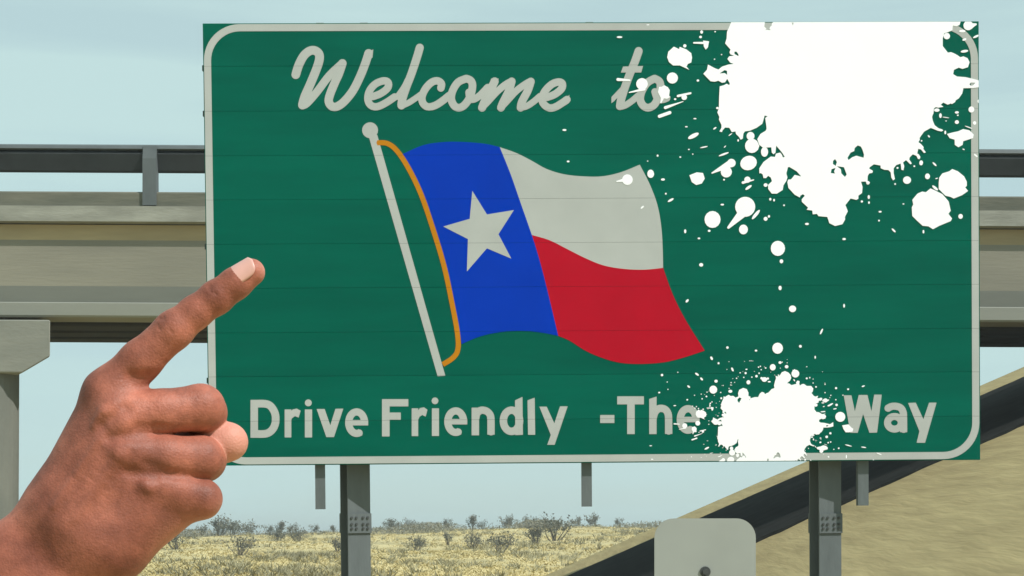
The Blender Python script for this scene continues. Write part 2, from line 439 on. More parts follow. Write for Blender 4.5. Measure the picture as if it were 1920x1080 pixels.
let.append(stroke(z2((768, 650), (775, 590), (720, 552), (640, 575), (560, 660), (512, 770), (530, 860), (600, 905), (700, 880), (800, 815), (880, 750)), 7.0))
let.append(stroke(z2((1110, 522), (1000, 572), (925, 690), (908, 800), (950, 890), (1020, 915), (1095, 870), (1165, 760), (1195, 620), (1170, 548), (1110, 522)), 7.2) + stroke(z2((1145, 705), (1160, 790), (1215, 800), (1300, 745), (1400, 640)), 6.6))
let.append(stroke(z3((130, 720), (210, 640), (268, 560)), 6.2) + stroke(z3((270, 560), (200, 700), (135, 830), (100, 915)), 7.6, caps=True) + [z3((222, 522), (325, 522), (300, 600), (200, 600))] + stroke(z3((95, 915), (180, 830), (300, 700), (420, 600), (495, 560)), 6.4) +
           stroke(z3((500, 560), (460, 690), (385, 840), (355, 915)), 7.4) + stroke(z3((350, 915), (440, 820), (560, 690), (680, 600), (750, 560)), 6.4) + stroke(z3((758, 562), (715, 690), (640, 830), (620, 915)), 7.4) + stroke(z3((625, 918), (710, 890), (800, 830), (880, 760)), 6.0))
let.append(stroke(z3((975, 775), (1080, 735), (1172, 660), (1182, 590), (1130, 568), (1040, 600), (950, 690), (908, 790), (935, 870), (1010, 918), (1090, 905), (1190, 845), (1245, 805)), 7.0) + [z3((1225, 800), (1278, 740), (1275, 850), (1230, 880))])
let.append(stroke(z4((485, 150), (440, 280), (370, 450), (300, 640), (250, 800), (233, 895)), 7.6) + stroke(z4((235, 905), (310, 880), (400, 820), (480, 750)), 6.0) + [z4((118, 770), (290, 590), (330, 650), (150, 830), (118, 855))] + [z4((275, 360), (545, 352), (520, 440), (245, 440))])
let.append(stroke(z4((700, 522), (600, 580), (525, 700), (507, 810), (550, 890), (620, 915), (700, 870), (755, 760), (780, 640), (765, 560), (700, 522)), 7.2) + stroke(z4((705, 700), (740, 790), (805, 805), (865, 785)), 6.8))
for i, l in enumerate(let): sheet('letter', l, m_leg, H + .00015 * (i % 4))

# block legend
def ell_e(f, x, y, rx, ry, hw=54, open_a=52):
    pts = [(x + (rx - hw) * math.cos(math.radians(a)), y - (ry - hw) * math.sin(math.radians(a))) for a in range(0, 361 - open_a, 12)]
    return stroke(f(*pts), hw / 8, caps=False, sm=False) + [f(*rect(x - rx + hw, y - 40, x + rx, y + 42))]
def rp(f, x0, y0, x1, y1): return f(*rect(x0, y0, x1, y1))
a1, a2, a3, a4, a5 = Z(8, 460, 735), Z(8, 700, 735), Z(8, 880, 735), Z(8, 1110, 735), Z(8, 1560, 735)
blk = []
blk.append([rp(a1, 78, 118, 190, 687)] + stroke(a1((150, 176), (285, 176), (365, 200), (420, 265), (450, 340), (455, 405), (450, 470), (420, 545), (360, 605), (285, 629), (150, 629)), 7.2, caps=False))
blk.append([rp(a1, 590, 262, 690, 682), a1((680, 290), (712, 262), (770, 248), (830, 280), (800, 385), (745, 362), (700, 395), (680, 440))])
blk.append([rp(a1, 893, 262, 1002, 682), a1(*circle(945, 163, 52, n=20))])
blk.append([a1((1070, 255), (1190, 255), (1275, 500), (1352, 252), (1470, 250), (1330, 677), (1215, 677))])
blk.append(ell_e(a1, 1670, 460, 173, 216))
blk.append([rp(a2, 130, 107, 244, 667), rp(a2, 130, 107, 525, 216), rp(a2, 130, 308, 412, 416)])
blk.append([rp(a2, 575, 245, 673, 662), a2((665, 285), (700, 240), (760, 230), (812, 266), (785, 372), (735, 345), (695, 370), (665, 430))])
blk.append([rp(a2, 878, 245, 985, 660), a2(*circle(925, 133, 51, n=20))])
blk.append(ell_e(a2, 1236, 445, 173, 216))
blk.append([rp(a3, 34, 235, 146, 650)] + stroke(a3((95, 400), (112, 325), (160, 280), (212, 274), (270, 295), (312, 345), (324, 420), (325, 640)), 6.9, caps=False))
blk.append([a3((685, 125), (797, 73), (804, 642), (690, 648))] + stroke(a3(*[(632 + 122 * math.cos(math.radians(t)), 432 + 160 * math.sin(math.radians(t))) for t in range(0, 361, 15)]), 7.0, sm=False))
blk.append([a3((872, 125), (980, 85), (988, 642), (880, 642))])
blk.append([a3((1050, 220), (1160, 220), (1275, 470), (1360, 215), (1475, 215), (1280, 792), (1168, 792), (1222, 645))])
blk.append([rp(a4, 122, 345, 335, 466)])
blk.append([rp(a4, 378, 65, 778, 186), rp(a4, 527, 65, 640, 632)])
blk.append([a4((858, 105), (968, 68), (968, 632), (858, 632))] + stroke(a4((915, 400), (940, 310), (990, 256), (1045, 246), (1100, 265), (1138, 320), (1148, 400), (1149, 630)), 6.9, caps=False))
blk.append(ell_e(a4, 1441, 412, 172, 216))
blk.append([a5((175, 50), (290, 50), (342, 290), (400, 45), (530, 45), (590, 290), (632, 40), (745, 40), (675, 608), (560, 612), (465, 330), (385, 612), (275, 612))])
blk.append(stroke(a5((828, 250), (890, 218), (960, 215), (1030, 240), (1065, 300), (1072, 380), (1073, 604)), 6.7, caps=False) + stroke(a5(*[(935 + 104 * math.cos(math.radians(t)), 462 + 95 * math.sin(math.radians(t))) for t in range(0, 361, 15)]), 6.6, sm=False))
blk.append([a5((1140, 165), (1255, 160), (1370, 410), (1455, 160), (1567, 160), (1395, 762), (1268, 762), (1310, 590))])
for l in blk: sheet('letter', l, m_leg, H)

# flag picture
fz = Z(2.077, 640, 200)
sheet('flagpole', [fz((105, 110), (140, 110), (405, 1048), (375, 1050)), fz(*circle(112, 92, 31, n=24))], m_leg, H)
sheet('flag_cord', stroke(fz((140, 141), (178, 143), (215, 170), (260, 237), (310, 340), (355, 470), (400, 620), (430, 760), (452, 880), (454, 945), (435, 978), (395, 1004)), 4.8, caps=False), m_orange, H + .0002)
mid = [(617, 158), (660, 265), (700, 380), (742, 500), (770, 590), (800, 705), (845, 893)]
left = [(238, 185), (265, 235), (315, 340), (360, 470), (405, 620), (437, 760), (460, 870), (468, 925)]
fieldp = smooth(left) + smooth([(468, 925), (540, 895), (620, 878), (700, 873), (780, 880), (845, 893)])[1:] + smooth(mid[::-1])[1:] + smooth([(617, 158), (560, 145), (480, 138), (400, 138), (320, 150), (238, 185)])[1:-1]
fo = sheet('flag_field', [fz(*fieldp)], m_blue, H)
star = [(510, 328), (567, 420), (672, 403), (612, 497), (662, 592), (567, 552), (489, 642), (493, 516), (397, 467), (500, 437)]
sheet('star', [fz(*star)], m_leg, H + .0012, base=H - .0005, parent=fo)
wav = smooth([(742, 500), (810, 520), (880, 555), (950, 590), (1020, 618), (1100, 632), (1180, 635), (1253, 628)])
whp = smooth([(617, 158), (680, 180), (740, 210), (800, 243), (870, 264), (950, 272), (1020, 271), (1090, 255), (1162, 226)]) + smooth([(1162, 226), (1200, 300), (1230, 380), (1245, 460), (1251, 540), (1253, 628)])[1:] + wav[::-1][1:] + smooth([(742, 500), (700, 380), (660, 265), (617, 158)])[1:-1]
sheet('flag_stripe', [fz(*whp)], m_leg, H)['label'] = 'pale upper stripe of the flag picture'
rdp = wav + smooth([(1253, 628), (1290, 730), (1340, 830), (1415, 950)])[1:] + smooth([(1415, 950), (1340, 975), (1260, 995), (1170, 1002), (1090, 998), (1020, 980), (950, 950), (890, 912), (845, 893)])[1:] + smooth([(845, 893), (800, 705), (770, 590), (742, 500)])[1:-1]
sheet('flag_stripe', [fz(*rdp)], m_red, H)['label'] = 'red lower stripe of the flag picture'

# ------------------------------------------------------------------ white paint splatter
q1, q2, q3 = Z(5.142, 1340, 30), Z(5.142, 1340, 230), Z(5.142, 1580, 230)
q4, q5 = Z(7.058, 1660, 30), Z(7.058, 1660, 150)
def up(pts): return [((x - 1314) / .4315 + 1274, (y - 776) / .433 + 106) for x, y in pts]
def down(pts): return [((x - 1274) * .4315 + 1314, (y - 106) * .433 + 776) for x, y in pts]
q6, q7 = Z(10.285, 1330, 680), Z(10.285, 1440, 680)
blob = up(q6((230, 783), (270, 690), (275, 650), (300, 662), (370, 620), (410, 645), (460, 640), (505, 675), (560, 650), (552, 590), (575, 525), (650, 487), (720, 510), (752, 580), (752, 645), (790, 655), (790, 690), (870, 665), (940, 665), (970, 600), (1010, 565), (1050, 575), (1075, 610), (1100, 590), (1140, 575), (1200, 510), (1255, 490), (1245, 440), (1265, 360), (1285, 300), (1275, 255)))
blob += up(q7((190, 268), (230, 240), (265, 185), (325, 163), (390, 190), (435, 240), (445, 300), (420, 350), (365, 395), (410, 405), (450, 435), (520, 415), (545, 412), (540, 380), (570, 345), (607, 360), (600, 410), (612, 445), (650, 415), (690, 410), (745, 450), (830, 450), (870, 500), (860, 560), (835, 585), (880, 640), (910, 655), (965, 638), (945, 690), (965, 740), (960, 775), (905, 795)))
blob += q4((757, 300), (757, 400), (825, 487), (865, 480), (910, 498), (950, 520), (990, 548), (1030, 537), (1085, 560), (1112, 615), (1090, 680), (1020, 702), (970, 685), (905, 715), (895, 772), (945, 803), (1060, 812), (1160, 835), (1235, 855), (1330, 790), (1335, 920), (1235, 945), (1160, 955), (1030, 957))
blob += q5((1015, 180), (970, 245), (930, 270), (920, 295), (880, 320), (865, 312), (825, 328), (765, 300), (730, 330), (765, 356), (700, 368), (665, 360), (640, 380), (635, 440), (615, 490), (625, 540), (650, 600), (700, 640), (750, 655), (765, 670), (740, 683), (690, 672), (600, 635), (510, 685), (450, 770), (455, 790), (435, 825), (470, 850), (505, 890), (500, 915), (535, 960), (510, 968), (470, 920), (432, 912), (420, 975), (440, 985), (462, 1020), (450, 1050), (430, 1045), (410, 1005), (362, 985))
blob += q3((645, 335), (640, 355), (665, 395), (652, 403), (610, 362), (580, 385), (592, 420), (585, 460), (565, 455), (558, 395), (515, 410), (490, 440), (490, 490), (502, 545), (485, 558), (468, 530), (462, 480), (440, 458), (400, 455), (365, 440), (365, 415), (300, 402), (260, 430), (255, 445), (290, 465), (285, 485), (255, 490), (240, 515), (238, 562), (262, 580), (240, 600), (220, 568), (175, 570), (190, 620), (185, 680), (150, 705), (150, 735), (130, 745), (75, 732), (25, 795), (48, 855), (20, 910), (22, 935))
blob += q2((1230, 980), (1160, 997), (1105, 970), (1085, 910), (1000, 902), (985, 880), (945, 885), (940, 848), (885, 840), (900, 820), (840, 765), (838, 740), (868, 705), (850, 690), (825, 705), (820, 722), (770, 695), (710, 630), (700, 575), (708, 550), (735, 548), (770, 505), (835, 520), (790, 470), (720, 428), (705, 430), (690, 490), (700, 530), (690, 562), (662, 605), (655, 650), (600, 685), (550, 685), (515, 640), (515, 600), (552, 565), (540, 530), (515, 513), (495, 535), (470, 535), (462, 500), (445, 487), (430, 490), (430, 440), (470, 380), (540, 328), (580, 332), (590, 300), (630, 290), (648, 312), (655, 335), (676, 332), (650, 290), (592, 222), (585, 290), (568, 305), (550, 290), (545, 238), (510, 240), (465, 242), (430, 215), (410, 160), (440, 110), (490, 80), (500, 60))
blob += q1((497, 1058), (490, 1010), (487, 985), (510, 966), (480, 962), (470, 1000), (458, 1040), (405, 1078))
blob += q2((340, 78), (290, 85), (275, 110), (270, 155), (250, 165), (235, 140), (205, 110), (200, 85), (165, 92), (140, 50), (100, 48), (75, 75), (70, 92), (45, 85), (65, 50))
blob += q1((65, 1050), (40, 1000), (45, 975), (25, 930), (40, 890), (42, 790), (48, 680), (85, 670), (115, 655), (140, 668), (145, 650), (120, 607), (100, 640), (70, 645), (35, 625), (0, 635), (-40, 630), (-80, 590), (-110, 558), (-75, 520), (-65, 470), (0, 505), (35, 518), (70, 490), (130, 470), (185, 463), (150, 452), (122, 415), (140, 390), (188, 384), (150, 370), (142, 350), (152, 325), (100, 265), (115, 215), (118, 155))
holes = [q1((190, 345), (210, 345), (228, 370), (230, 390), (190, 368)), q1((95, 522), (118, 530), (120, 570), (95, 552), (45, 556)),
         q3((145, 220), (175, 232), (190, 262), (205, 310), (200, 340), (130, 320), (90, 335), (55, 362), (45, 340), (75, 290), (110, 275), (115, 245)),
         q2((1160, 352), (1178, 380), (1165, 418), (1138, 400), (1140, 370)), q2((1165, 437), (1150, 470), (1160, 492), (1118, 487), (1125, 450)),
         q2((1175, 420), (1245, 430), (1272, 500), (1255, 525), (1220, 490), (1215, 450)), q4((1110, 905), (1130, 883), (1190, 885), (1160, 920), (1130, 928)),
         q1((480, 95), (488, 72), (548, 70), (548, 95), (518, 116), (540, 138), (485, 134), (508, 116)), q1((742, 66), (760, 66), (752, 95)),
         up(q6((580, 670), (620, 690), (600, 720), (575, 770), (540, 740), (545, 700)))]
D = math.radians
drops = []       # (polygons) of each drop, in the coordinates of the upper splatter
def dr(f, *items):
    for it in items: drops.append([f(*circle(*it))] if isinstance(it, tuple) else it)
t4 = z4
def line(f, x0, y0, x1, y1, hw, hw1=None): return stroke(f((x0, y0), (x1, y1)), hw, hw if hw1 is None else hw1, sm=False)
drops.append([t4((960, 92), (1030, 125), (1040, 95), (1130, 130), (1195, 180), (1205, 240), (1195, 305), (1150, 325), (1130, 360), (1168, 403), (1040, 345), (950, 345), (895, 300), (870, 235), (885, 160))])
drops.append(line(t4, 360, 710, 560, 665, 1.0, 2.6) + [t4(*circle(530, 595, 78, n=20))])
drops.append(line(t4, 205, 535, 365, 545, 2.8, 1.4))
drops.append([t4((760, 635), (800, 632), (830, 612), (880, 640), (905, 680), (895, 760), (915, 770), (870, 795), (825, 790), (790, 858), (775, 850), (785, 785), (745, 705))])
drops.append(line(t4, 1015, 758, 1185, 720, 2.2, 1.8) + [t4(*circle(1100, 775, 37))])
drops.append(line(t4, 845, 915, 1085, 832, 2.8, .6)); drops.append(line(t4, 765, 1032, 905, 982, 3.0, 3.0))
drops.append([t4((1355, 10), (1435, 20), (1420, 100), (1390, 132), (1365, 90))]); drops.append(line(t4, 1230, 40, 1350, 42, 1.4, 2))
dr(t4, (940, 515, 75, 75), (978, 800, 16, 13), (1285, 548, 17, 15), (1245, 1063, 20, 8), (1108, 80, 22, 22))
r4 = Z(3.43, 900, 20)
dr(r4, (1080, 92, 10, 3), (1425, 138, 9, 11), (1418, 170, 9, 8), (1512, 136, 5, 4), (897, 171, 18, 6), (543, 768, 13, 6), (567, 970, 9, 6), (1382, 695, 10, 4), (1327, 747, 9, 4), (1440, 878, 25, 4, D(-12)), (1567, 924, 34, 6, D(-20)), (1288, 942, 6, 5), (1368, 923, 4, 4), (1343, 893, 6, 4), (1142, 933, 6, 7), (1078, 968, 4, 4), (1097, 1048, 21, 25), (1510, 757, 12, 5, D(-35)), (1527, 627, 9, 7), (1660, 835, 5, 8), (1610, 797, 14, 3, D(-35)), (1508, 313, 4, 4), (1553, 283, 4, 4), (1372, 806, 38, 13, D(-27)), (1575, 875, 9, 3, D(-45)))
r6 = Z(2.4, 1120, 260)
drops.append([r6(*circle(135, 185, 24))] + line(r6, 130, 185, 87, 193, 4, 1))
drops.append([r6((414, 165), (447, 152), (475, 155), (483, 180), (470, 202), (445, 209), (425, 196))])
drops.append([r6(*circle(665, 307, 45, n=22))] + line(r6, 648, 340, 590, 400, 8, 2.4))
drops.append([r6(*circle(603, 110, 19)), r6(*circle(580, 150, 25))] + line(r6, 600, 112, 516, 155, 7, 1.2))
drops.append([r6(*circle(675, 185, 14))] + line(r6, 655, 198, 703, 186, 2.5, 1))
dr(r6, (240, 160, 15, 17), (295, 184, 9, 5), (330, 277, 15, 5, D(-30)), (202, 309, 9, 4, D(-40)), (308, 248, 4, 4), (518, 364, 36, 38), (713, 342, 27, 7, D(-50)), (657, 409, 20, 22), (757, 361, 9, 9), (772, 350, 5, 6), (395, 417, 5, 9), (503, 415, 6, 5), (457, 449, 6, 4), (562, 297, 8, 4), (840, 300, 4, 4), (778, 273, 5, 6), (795, 277, 4, 6), (943, 384, 9, 5), (812, 494, 32, 34), (828, 552, 8, 9), (467, 568, 9, 8), (822, 672, 7, 10), (878, 766, 16, 15), (404, 730, 9, 5, D(-50)), (1110, 452, 8, 5), (1110, 752, 4, 9), (1008, 868, 14, 4, D(-65)), (1393, 187, 18, 17), (1485, 170, 11, 13), (1634, 350, 10, 11), (1333, 413, 12, 4, D(45)), (1467, 419, 4, 8), (1377, 294, 4, 3), (1272, 329, 7, 4), (1267, 369, 4, 4), (1221, 263, 5, 9), (1222, 288, 4, 6), (1190, 283, 5, 5), (1517, 115, 12, 4, D(45)), (1457, 108, 8, 10), (757, 209, 9, 8), (680, 220, 17, 6, D(-35)), (570, 185, 4, 4), (680, 110, 38, 32, D(-20)), (695, 33, 31, 32), (752, 60, 16, 22), (1217, 199, 8, 8))
drops.append([q2(*circle(345, 130, 38, 40)), q2((355, 165), (300, 215), (305, 260), (360, 293), (415, 265), (430, 225), (405, 175))])
drops.append([q3((930, 530), (960, 490), (1025, 470), (1055, 448), (1110, 470), (1170, 520), (1195, 570), (1195, 610), (1180, 625), (1207, 660), (1150, 700), (1070, 732), (1035, 715), (990, 705), (925, 640), (925, 580))])
drops.append([q3((845, 635), (880, 650), (960, 690), (1020, 760), (1040, 850), (1018, 880), (1053, 925), (1040, 950), (930, 995), (870, 1028), (825, 1000), (770, 995), (715, 945), (670, 900), (665, 815), (680, 790), (670, 745), (720, 685), (765, 665), (800, 672))])
drops.append([q3((1005, 110), (1060, 95), (1110, 85), (1160, 63), (1220, 75), (1262, 115), (1255, 150), (1160, 180), (1155, 215), (1115, 238), (1080, 215), (1078, 165), (1030, 150))])
dr(q3, (890, 630, 35, 12, D(40)), (755, 390, 17, 22), (830, 132, 14, 7, D(50)), (1165, 258, 12, 5, D(20)), (505, 592, 8, 9), (528, 437, 10, 9), (690, 420, 9, 8), (905, 538, 13, 5, D(-15)))
dr(q5, (1137, 392, 38, 40), (945, 430, 26, 16), (945, 558, 27, 25), (1180, 570, 23, 24), (958, 468, 12, 9), (728, 472, 17, 32), (800, 497, 45, 5, D(8)), (1100, 627, 52, 6, D(20)), (792, 695, 12, 25), (803, 543, 10, 6), (478, 806, 10, 10), (1195, 1000, 30, 12, D(40)), (1237, 282, 20, 24), (680, 400, 36, 22))
drops.append([q4(*circle(1095, 127, 63, n=20))] + line(q4, 1120, 135, 1195, 112, 6, 1.8))
dr(q4, (1017, 202, 43, 17), (1045, 313, 28, 14, D(-20)), (1045, 468, 50, 17, D(-8)), (1200, 272, 45, 14, D(-25)), (812, 268, 42, 42))
drops.append([q4((840, 60), (1000, 60), (980, 120), (940, 138), (890, 128), (885, 190), (830, 215), (740, 240), (700, 150), (760, 60))])
low = []
r7 = Z(3.84, 1200, 640)
for it in [(990, 50, 38, 40), (1154, 36, 10, 10), (629, 45, 9, 9), (835, 67, 9, 7), (515, 122, 8, 14, D(-25)), (565, 158, 7, 8), (665, 203, 7, 15, D(-25)), (955, 187, 21, 23), (1008, 153, 11, 10), (1055, 183, 13, 12), (1118, 233, 28, 28), (158, 243, 9, 9), (410, 237, 16, 7, D(35)), (443, 271, 13, 7, D(50)), (350, 326, 12, 6, D(40)), (547, 287, 12, 11), (527, 348, 28, 29), (650, 360, 14, 11), (138, 369, 7, 6), (340, 421, 6, 6), (838, 251, 9, 9), (760, 229, 8, 8), (805, 258, 5, 5), (895, 275, 20, 17), (875, 266, 9, 9), (920, 268, 8, 8), (780, 295, 14, 15), (930, 291, 11, 5), (1200, 267, 7, 7), (1222, 262, 4, 6), (1261, 115, 5, 11), (1411, 337, 8, 8), (1498, 345, 7, 7), (1607, 323, 12, 5, D(-20)), (1267, 328, 6, 6), (1330, 427, 18, 12), (1297, 417, 15, 9, D(-30)), (1370, 457, 22, 6, D(-30)), (1415, 458, 9, 9), (1403, 486, 13, 4, D(-10)), (1441, 544, 36, 36), (857, 230, 5, 6), (904, 192, 6, 5), (853, 186, 5, 5), (1500, 750, 25, 4, D(15)), (1610, 763, 18, 4, D(8)), (1720, 810, 20, 4, D(20)), (1370, 662, 8, 8), (1343, 688, 9, 9), (1297, 728, 6, 6), (1430, 770, 6, 6), (1485, 830, 4, 14), (478, 397, 6, 6), (447, 414, 5, 5), (503, 452, 4, 4), (585, 410, 7, 7), (75, 752, 7, 4), (1265, 460, 11, 11), (272, 223, 4, 4), (196, 293, 4, 4), (201, 346, 4, 4), (248, 464, 8, 3), (1312, 507, 12, 4), (1200, 183, 5, 3), (1110, 280, 9, 4, D(60)), (640, 147, 4, 2), (1332, 310, 4, 4), (1372, 725, 5, 5), (1395, 778, 4, 4), (85, 849, 5, 4), (1356, 832, 5, 5), (1680, 856, 5, 5)]:
    low.append([r7(*circle(*it))])
low.append([r7((1455, 605), (1500, 598), (1520, 620), (1535, 630), (1530, 650), (1505, 655), (1480, 655), (1463, 630))])
for i in range(70):    # mist of tiny specks round the lower splatter
    t = rnd.uniform(math.pi * .95, math.pi * 2.05); r0 = rnd.uniform(1.02, 1.5)
    x, y = 1445 + 98 * r0 * math.cos(t) * rnd.uniform(.8, 1.1), 775 + 70 * r0 * math.sin(t)
    low.append([circle(x, y, rnd.uniform(.5, 1.3), n=8)])

(tlx, tly), (trx, try_), (brx, bry), (blx, bly) = CORN
clip = [(tlx + 1, tly + .8), (trx - .8, try_ + .8), (brx - .8, bry - .8), (blx + 1, bly - .8)]
HP = .0052
def extent(ps):
    xs_ = [q[0] for p in ps for q in p]; ys_ = [q[1] for p in ps for q in p]
    return min(xs_), max(xs_), min(ys_), max(ys_)
def splat(main, hls, drps, speck_extra, lab, label_speck):
    o = sheet('paint_splatter', [main], m_paint, HP, subs=hls, clip=clip, cut=False); o['label'] = lab
    small = []; n = 0
    for ps in drps:
        a, b, c, d = extent(ps)
        if b < 382 or a > 1834 or d < 43 or c > 866: continue
        cxm, cym = (a + b) / 2, (c + d) / 2
        if max(b - a, d - c) >= 9.5:
            n += 1; sheet('paint_drop', ps, m_paint, HP - .0004 - n * 8e-6, clip=clip, cut=False, subs=[main] if winding(main, cxm, cym) == 0 and False else ())
        else: small += ps
    small += [p for ps in speck_extra for p in ps]
    s = sheet('paint_speckle', small, m_paint, HP - .0018, clip=clip, cut=False); s['kind'] = 'stuff'
splat(blob, holes, drops, [], 'large white paint splatter over the upper right corner', '')
dl = [[down(p) for p in ps] for ps in drops]
big = [ps for ps in low if extent(ps)[1] - extent(ps)[0] >= 9.5]; sm_ = [ps for ps in low if extent(ps)[1] - extent(ps)[0] < 9.5]
splat(down(blob), [down(h) for h in holes], dl + big, sm_, 'smaller white paint splatter over the lower line of lettering', '')

# posts, stringers, clips
def ibeam(bm, w, d, t, z0, z1):
    a, b = w / 2, d / 2
    add_prism(bm, [(-a, -b), (a, -b), (a, -b + t), (t / 2, -b + t), (t / 2, b - t), (a, b - t), (a, b), (-a, b), (-a, b - t), (-t / 2, b - t), (-t / 2, -b + t), (-a, -b + t)], 'z', z0, z1)
ztopS = cl[0][1]
for ul, ur, yaw in ((634, 686, 21), (1532, 1590, 9)):
    pl, pr_ = S(ul, 900), S(ur, 900); xm = (pl[0] + pr_[0]) / 2
    bm = bmesh.new(); ibeam(bm, .168, .20, .013, -.5, ztopS - .12)
    po = bm_obj('post', bm, m_galv, sign); po.location = (xm + .0, Y0S + TH + .20, 0); po.rotation_euler = (0, 0, math.radians(yaw))
    z0, z1 = S(ul, 1001)[1], S(ul, 963)[1]
    bm = bmesh.new(); add_box(bm, -.089, .089, -.113, -.1005, z0, z1, .002); bm_obj('splice_plate', bm, m_galv, po)
    bm = bmesh.new(); add_box(bm, -.088, .088, .1005, .113, z0, z1, .002); bm_obj('splice_plate', bm, m_galv, po)
    for sx in (-.060, -.025, .025, .060):
        for k in (.24, .46, .78):
            bm = bmesh.new(); zz = z0 + (z1 - z0) * k; add_tube(bm, [(sx, -.112, zz), (sx, -.122, zz)], [.0105, .0095], 6); bm_obj('bolt', bm, m_bolt, po)
for ul, ur, vb in ((590, 609, 955), (1092, 1111, 950), (1612, 1632, 948)):
    a, b = S(ul, vb), S(ur, vb)
    bm = bmesh.new(); x0, x1 = a[0], b[0]; y = Y0S + TH + .004
    add_prism(bm, [(x0, y), (x1, y), (x1, y + .007), (x0 + .007, y + .007), (x0 + .007, y + .05), (x0 + .04, y + .05), (x0 + .04, y + .057), (x0, y + .057)], 'z', a[1], ztopS - .03)
    bm_obj('stringer', bm, m_galv, sign)
for vv_ in (126, 211, 460, 712):
    t = (vv_ - 44) / 829; p = lerp(cl[0], cl[3], t)
    bm = bmesh.new(); add_box(bm, p[0] - .010, p[0] + .004, Y0S + .006, Y0S + .03, p[1] - .022, p[1] + .018, .002); bm_obj('clip', bm, m_bolt, sign)
for uu in (598, 680, 1102):
    t = (uu - 380) / 1455; p = lerp(cl[0], cl[1], t)
    bm = bmesh.new(); add_box(bm, p[0] - .028, p[0] + .028, Y0S + .01, Y0S + .035, p[1] - .004, p[1] + .007, .002); bm_obj('clip', bm, m_alu, sign)
tag(sign, 'large green welcome road sign with flag picture and white paint splatters on steel posts', 'road sign')

# ------------------------------------------------------------------ small marker plate in front
m_plate = mat('dull_aluminium', (.29, .305, .285), .6, .35, var=.05, scale=5)
MY = 4.6
pc = at(1322, 972, MY)
mk = empty('marker_sign', (pc.x, MY, 0))
wdt = 190 / F * MY; hgt = .62; rr = .058; topz = pc.z
o = []
for (sx, sz) in ((1, 1), (-1, 1), (-1, -1), (1, -1)):
    ccx, ccz = sx * (wdt / 2 - rr), topz - (rr if sz > 0 else hgt - rr)
    a0 = {(1, 1): 0, (-1, 1): 90, (-1, -1): 180, (1, -1): 270}[(sx, sz)]
    o += [(ccx + rr * math.cos(math.radians(a0 + 10 * k)), ccz + rr * math.sin(math.radians(a0 + 10 * k))) for k in range(10)]
bm = bmesh.new(); add_prism(bm, o, 'y', -.002, .002); bm_obj('plate', bm, m_plate, mk)
bz = at(1320, 1072, MY).z
bm = bmesh.new(); add_tube(bm, [(0, -.0015, bz), (0, -.006, bz)], [.016, .016], 16); add_tube(bm, [(0, -.006, bz), (0, -.013, bz)], [.010, .0095], 6); bm_obj('bolt', bm, m_bolt, mk)
bm = bmesh.new(); add_tube(bm, [(0, -.0015, bz - .38), (0, -.006, bz - .38)], [.016, .016], 16); add_tube(bm, [(0, -.006, bz - .38), (0, -.013, bz - .38)], [.010, .0095], 6); bm_obj('bolt', bm, m_bolt, mk)
bm = bmesh.new(); add_prism(bm, [(-.04, .003), (.04, .003), (.025, .035), (-.025, .035)], 'z', -.4, topz - .05); bm_obj('post', bm, m_galv, mk)
tag(mk, 'small plain grey rounded marker plate with a bolt, in front of the green sign', 'marker')

# ------------------------------------------------------------------ the pointing hand
SC = F / .68           # photograph pixels per metre at the hand's distance
P_ = lambda *a: np.array(a, float)
def rcone(X, a, b):
    """distance to a capsule with two radii; X = (U,V,W)"""
    A, ra, B, rb = a[:3], a[3], b[:3], b[3]; d = B - A; l2 = float(d @ d)
    t = ((X[0] - A[0]) * d[0] + (X[1] - A[1]) * d[1] + (X[2] - A[2]) * d[2]) / l2
    np.clip(t, 0, 1, out=t)
    dx = X[0] - A[0] - t * d[0]; dy = X[1] - A[1] - t * d[1]; dz = X[2] - A[2] - t * d[2]
    return np.sqrt(dx * dx + dy * dy + dz * dz) - (ra + (rb - ra) * t)
def segd(X, A, B):
    return rcone(X, np.append(A, 0.), np.append(B, 0.))
def smin(a, b, k):
    h = np.clip(.5 + .5 * (b - a) / k, 0, 1); return b + (a - b) * h - k * h * (1 - h)
def chain(X, pts, k):
    d = None
    for a, b in zip(pts, pts[1:]):
        q = rcone(X, P_(*a), P_(*b)); d = q if d is None else smin(d, q, k)
    return d
INDEX = [(204, 738, 2, 46), (264, 677, -2, 37.5), (327, 619, -4, 34.5), (366, 586, 0, 29.5), (405, 557, 4, 30), (440, 531, 6, 27.8), (470, 509, 8, 25.5)]
MIDDLE = [(228, 784, -22, 45), (300, 772, 6, 42), (368, 761, 44, 44), (366, 768, 70, 42)]
MID2 = [(372, 768, 70, 41), (318, 782, 150, 35), (250, 800, 140, 30)]
RING = [(242, 850, -20, 43), (310, 856, 4, 40), (368, 857, 42, 42), (366, 860, 66, 41)]
RNG2 = [(372, 860, 66, 40), (320, 862, 145, 33), (250, 870, 135, 29)]
PINK = [(280, 908, 0, 38), (325, 922, 14, 35), (372, 934, 36, 36), (368, 938, 56, 34)]
PNK2 = [(368, 938, 56, 34), (318, 930, 120, 29), (262, 922, 118, 25)]
THUMB = [(130, 900, 70, 60), (225, 850, 130, 46), (330, 828, 118, 40), (388, 824, 92, 40), (412, 823, 88, 38)]
